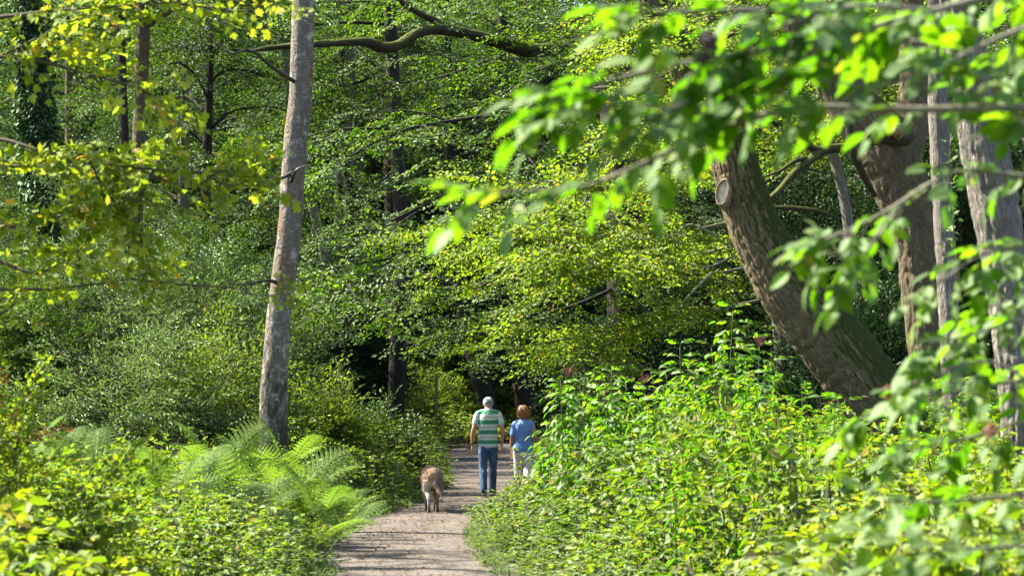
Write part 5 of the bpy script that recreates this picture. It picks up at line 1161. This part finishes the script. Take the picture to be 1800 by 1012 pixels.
i, j = np.meshgrid(np.arange(3), np.arange(24), indexing='ij'); g.add(V, np.stack([i * 24 + j, i * 24 + (j + 1) % 24, (i + 1) * 24 + (j + 1) % 24, (i + 1) * 24 + j], 2).reshape(-1, 4), smooth=True); part('watch', g, [M['strap']], man, org=(0, 0, 0))

# ---- the woman
wp = at(920, HOR, 42.8); wom = thing('person', 'person with copper bob, blue top and cream trousers walking away half behind bushes', 'person', (wp[0], wp[1], 0.012)); wom.scale = (.975,) * 3
g = G(); Z = 1.0
chain(g, [[0, 0, .84, .160, .120], [0, 0, .96, .140, .105], [0, -.005, 1.07, .138, .100], [0, -.012, 1.18, .150, .104], [0, -.018, 1.26, .130, .080], [0, -.01, 1.31, .06, .055]], 24)
chain(g, [[0, -.012, 1.31, .052, .052], [0, .005, 1.37, .047, .049], [0, .012, 1.42, .048, .052]], 16)
hc2 = np.array([.0, .02, 1.475]); head(g, hc2, .92)
chain(g, [[-.120, -.015, 1.275, .044], [-.165, -.015, 1.25, .048], [-.185, -.02, 1.14, .043], [-.205, -.02, 1.03, .038], [-.210, .01, .94, .035], [-.213, .05, .84, .026], [-.213, .06, .79, .023]])
chain(g, [[.120, -.015, 1.275, .044], [.165, -.015, 1.25, .048], [.190, -.04, 1.14, .043], [.228, -.07, 1.03, .038], [.250, .0, .95, .036], [.215, .10, .87, .026], [.205, .125, .845, .023]])
hand(g, (-.212, .064, .78), (0, .06, -1), (1, 0, 0), (0, 1, 0), .38, .9); hand(g, (.20, .135, .835), (-.15, .7, -.6), (-1, 0, -.2), (0, .5, 1), .4, .9)
chain(g, [[-.085, 0, .82, .092], [-.085, .05, .62, .075], [-.08, .10, .44, .055], [-.08, .10, .25, .046], [-.08, .10, .09, .034]]); chain(g, [[.085, 0, .82, .092], [.085, -.02, .62, .075], [.08, -.05, .44, .055], [.078, -.12, .26, .046], [.075, -.19, .13, .034]])
chain(g, [[-.08, .07, .05, .033], [-.08, .16, .045, .034, .025], [-.082, .25, .03, .036, .018]]); chain(g, [[.075, -.20, .10, .033], [.075, -.13, .06, .034, .027], [.077, -.05, .03, .036, .02]])
fuse('body', g, [M['skin2']], wom, .008, 5)
g = G(); chain(g, [[0, 0, .815, .205, .150], [0, 0, .90, .182, .135], [0, -.004, 1.03, .160, .122], [0, -.012, 1.17, .172, .124], [0, -.018, 1.26, .170, .105], [0, -.015, 1.31, .110, .078], [0, -.01, 1.335, .072, .062]], 28)
for s_ in (-1, 1): chain(g, [[s_ * .10, -.015, 1.295, .055], [s_ * .150, -.015, 1.268, .058], [s_ * .178, -.02, 1.17, .057], [s_ * (.19 if s_ < 0 else .20), -.03, 1.08, .056]])
fuse('top', g, [M['blue']], wom, .009, 4, disp=wrinkle(8, .007, .5, 3))
g = G(); chain(g, [[0, 0, .88, .135, .100], [0, 0, .82, .168, .124], [0, 0, .74, .176, .13]], 24)
chain(g, [[-.085, 0, .80, .105], [-.088, .04, .62, .095], [-.083, .08, .44, .085], [-.082, .095, .28, .080]]); chain(g, [[.085, 0, .80, .105], [.088, -.02, .62, .095], [.083, -.05, .44, .085], [.080, -.11, .29, .080]])
fuse('trousers', g, [M['cream']], wom, .009, 3, disp=wrinkle(9, .006, .6, 8))
g = G(); c = hc2; chain(g, [[*(c + [0, -.022, .045]), .108, .114], [*(c + [0, -.028, .02]), .118, .118], [*(c + [0, -.034, -.03]), .124, .108], [*(c + [0, -.036, -.075]), .108, .082], [*(c + [0, -.034, -.095]), .085, .06]], 24)
for e in (-1, 1): chain(g, [[*(c + [e * .088, .03, .04]), .03, .045], [*(c + [e * .098, .02, -.03]), .028, .045], [*(c + [e * .088, .02, -.085]), .022, .032]], 12)
fuse('hair', g, [M['copper']], wom, .006, 3, disp=lambda co: .010 * (vnoise(co * [38, 38, 13]) - .5) + .016 * (vnoise(co * [14, 14, 9] + 4) - .5))
for a_, b_, c_ in (((-.08, .06, .045), (-.08, .15, .05), (-.082, .26, .035)), ((.075, -.21, .095), (.075, -.13, .065), (.077, -.04, .035))):
    g = G(); chain(g, [[*a_, .038, .034], [*b_, .042, .034], [*c_, .043, .026]]); fuse('shoe', g, [M['shoe2']], wom, .006, 3)

# ---- the dog (faces +Y, head lowered)
dp = at(761, HOR, 35.8); dog = thing('dog', 'shaggy brown dog with painted sunlight on its left hindquarters and hanging tail walking away on the path', 'dog', (dp[0], dp[1], 0.012), rz=.10)
g = G()
chain(g, [[0, -.10, .50, .105, .135], [0, -.03, .515, .145, .155], [0, .12, .50, .150, .150], [0, .32, .485, .150, .165], [0, .50, .50, .145, .180], [0, .60, .53, .115, .150], [0, .70, .53, .085, .11], [0, .82, .48, .068, .085]], 24)   # trunk and neck
chain(g, [[0, .80, .49, .075, .08], [0, .90, .45, .078, .078], [0, .98, .405, .058, .055], [0, 1.06, .365, .036, .034], [0, 1.10, .348, .028, .026]], 18)       # head, muzzle
for e in (-1, 1):
    chain(g, [[e * .062, .83, .515, .022, .012], [e * .092, .84, .475, .034, .012], [e * .098, .86, .42, .026, .010]], 12)     # ears
    st = .07 if e > 0 else -.04
    chain(g, [[e * .075, -.02, .46, .085, .12], [e * .088, .035 + st * .3, .36, .062, .085], [e * .080, .02 + st * .6, .29, .042, .052], [e * .070, -.07 + st, .215, .027, .032], [e * .067, -.055 + st, .13, .0235, .024], [e * .066, -.04 + st, .055, .023, .023]], 16)   # hind leg with hock
    chain(g, [[e * .066, -.045 + st, .030, .028, .022], [e * .066, -.005 + st, .024, .030, .020], [e * .066, .02 + st, .020, .026, .016]], 12)
    ft = -.09 if e > 0 else .09
    chain(g, [[e * .085, .50, .44, .062, .085], [e * .080, .50 + ft * .4, .32, .044, .055], [e * .066, .49 + ft * .9, .20, .028, .031], [e * .058, .50 + ft, .12, .025, .025], [e * .055, .505 + ft, .05, .023, .023]], 14)
    chain(g, [[e * .055, .50 + ft, .028, .028, .022], [e * .055, .54 + ft, .022, .030, .018]], 12)
chain(g, [[.0, -.10, .565, .032], [.010, -.155, .53, .030], [.026, -.185, .44, .032], [.050, -.19, .36, .034], [.078, -.20, .305, .030], [.10, -.215, .275, .012]], 12)     # tail
m, n, out = new_mat('dog_coat'); tc = n.nodes.new('ShaderNodeTexCoord'); ob = tc.outputs['Object']; f = noise(n, scaled(n, ob, (1, .5, .5)), 55, 5, .7)
b = ramp(n, f, [(.3, (.12, .062, .030)), (.5, (.25, .145, .078)), (.7, (.38, .25, .15))]); pal = ramp(n, f, [(.3, (.32, .26, .21)), (.7, (.60, .53, .46))]); dk = ramp(n, f, [(.3, (.030, .018, .010)), (.7, (.10, .06, .035))])
sp = n.nodes.new('ShaderNodeSeparateXYZ'); n.links.new(ob, sp.inputs[0])
big_ = noise(n, ob, 7, 3, .6)
low = math_(n, 'MULTIPLY', math_(n, 'SUBTRACT', math_(n, 'ADD', .47, math_(n, 'MULTIPLY', math_(n, 'SUBTRACT', big_, .5), .25)), sp.outputs[2]), 12, True)
rear = math_(n, 'MULTIPLY', math_(n, 'SUBTRACT', .10, sp.outputs[1]), 10, True); lft = math_(n, 'MULTIPLY', math_(n, 'SUBTRACT', .035, sp.outputs[0]), 25, True)
c = mixc(n, math_(n, 'MULTIPLY', math_(n, 'MULTIPLY', low, rear), lft), b, pal)  # sun on the left of the rump painted into the coat as pale fur
c = mixc(n, math_(n, 'MULTIPLY', math_(n, 'SUBTRACT', .17, sp.outputs[2]), 9, True), c, dk)
tipf = math_(n, 'MULTIPLY', math_(n, 'MULTIPLY', math_(n, 'SUBTRACT', -.17, sp.outputs[1]), 40, True), math_(n, 'MULTIPLY', math_(n, 'SUBTRACT', .42, sp.outputs[2]), 12, True))
c = mixc(n, tipf, c, (.60, .38, .22))
p = node(n, 'ShaderNodeBsdfPrincipled'); n.links.new(c, p.inputs['Base Color']); p.inputs['Roughness'].default_value = .9; p.inputs['Sheen Weight'].default_value = .3
n.links.new(p.outputs[0], out.inputs[0]); M['coat'] = m
body = fuse('body', g, [M['coat']], dog, .009, 4, disp=lambda co: .012 * (vnoise(co * [30, 22, 22]) - .4) + .02 * (vnoise(co * [9, 7, 9] + 3) - .5) * (co[:, 2] > .3))
# shaggy coat: short tapering locks lying along the skin
me = body.data; nv = len(me.vertices); co = np.empty(nv * 3, np.float32); no = np.empty_like(co); me.vertices.foreach_get('co', co); me.vertices.foreach_get('normal', no); co = co.reshape(-1, 3).astype(float); no = no.reshape(-1, 3).astype(float)
k = rng.integers(0, nv, 16000); P = co[k]; Nn = no[k]; dwn = np.array([0, -.25, -1.0]); D = Nn * .30 + (dwn - Nn * (Nn @ dwn)[:, None]) * .8 + rng.normal(0, .22, (len(k), 3))
lng = np.where(P[:, 2] < .25, .015, np.where(P[:, 2] < .4, .022, .030)) * rng.uniform(.6, 1.3, len(k)); lock = (np.array([[0, -.07, 0], [0, .07, 0], [.6, .05, -.05], [.6, -.05, -.05], [1, 0, -.16], [1, .005, -.16]]), np.array([[0, 1, 2, 3], [3, 2, 5, 4]]), np.zeros(2), np.zeros(2, int))
V, F, A, Mi = put(lock, frames(D, rng.normal(0, .5, len(k)), up=Nn + 1e-3) * lng[:, None, None], P - Nn * .002, rng.uniform(0, 1, len(k))); g = G(); g.add(V, F, A, 0)
hr = link('coat', g.mesh('coat', [M['coat']]), dog)
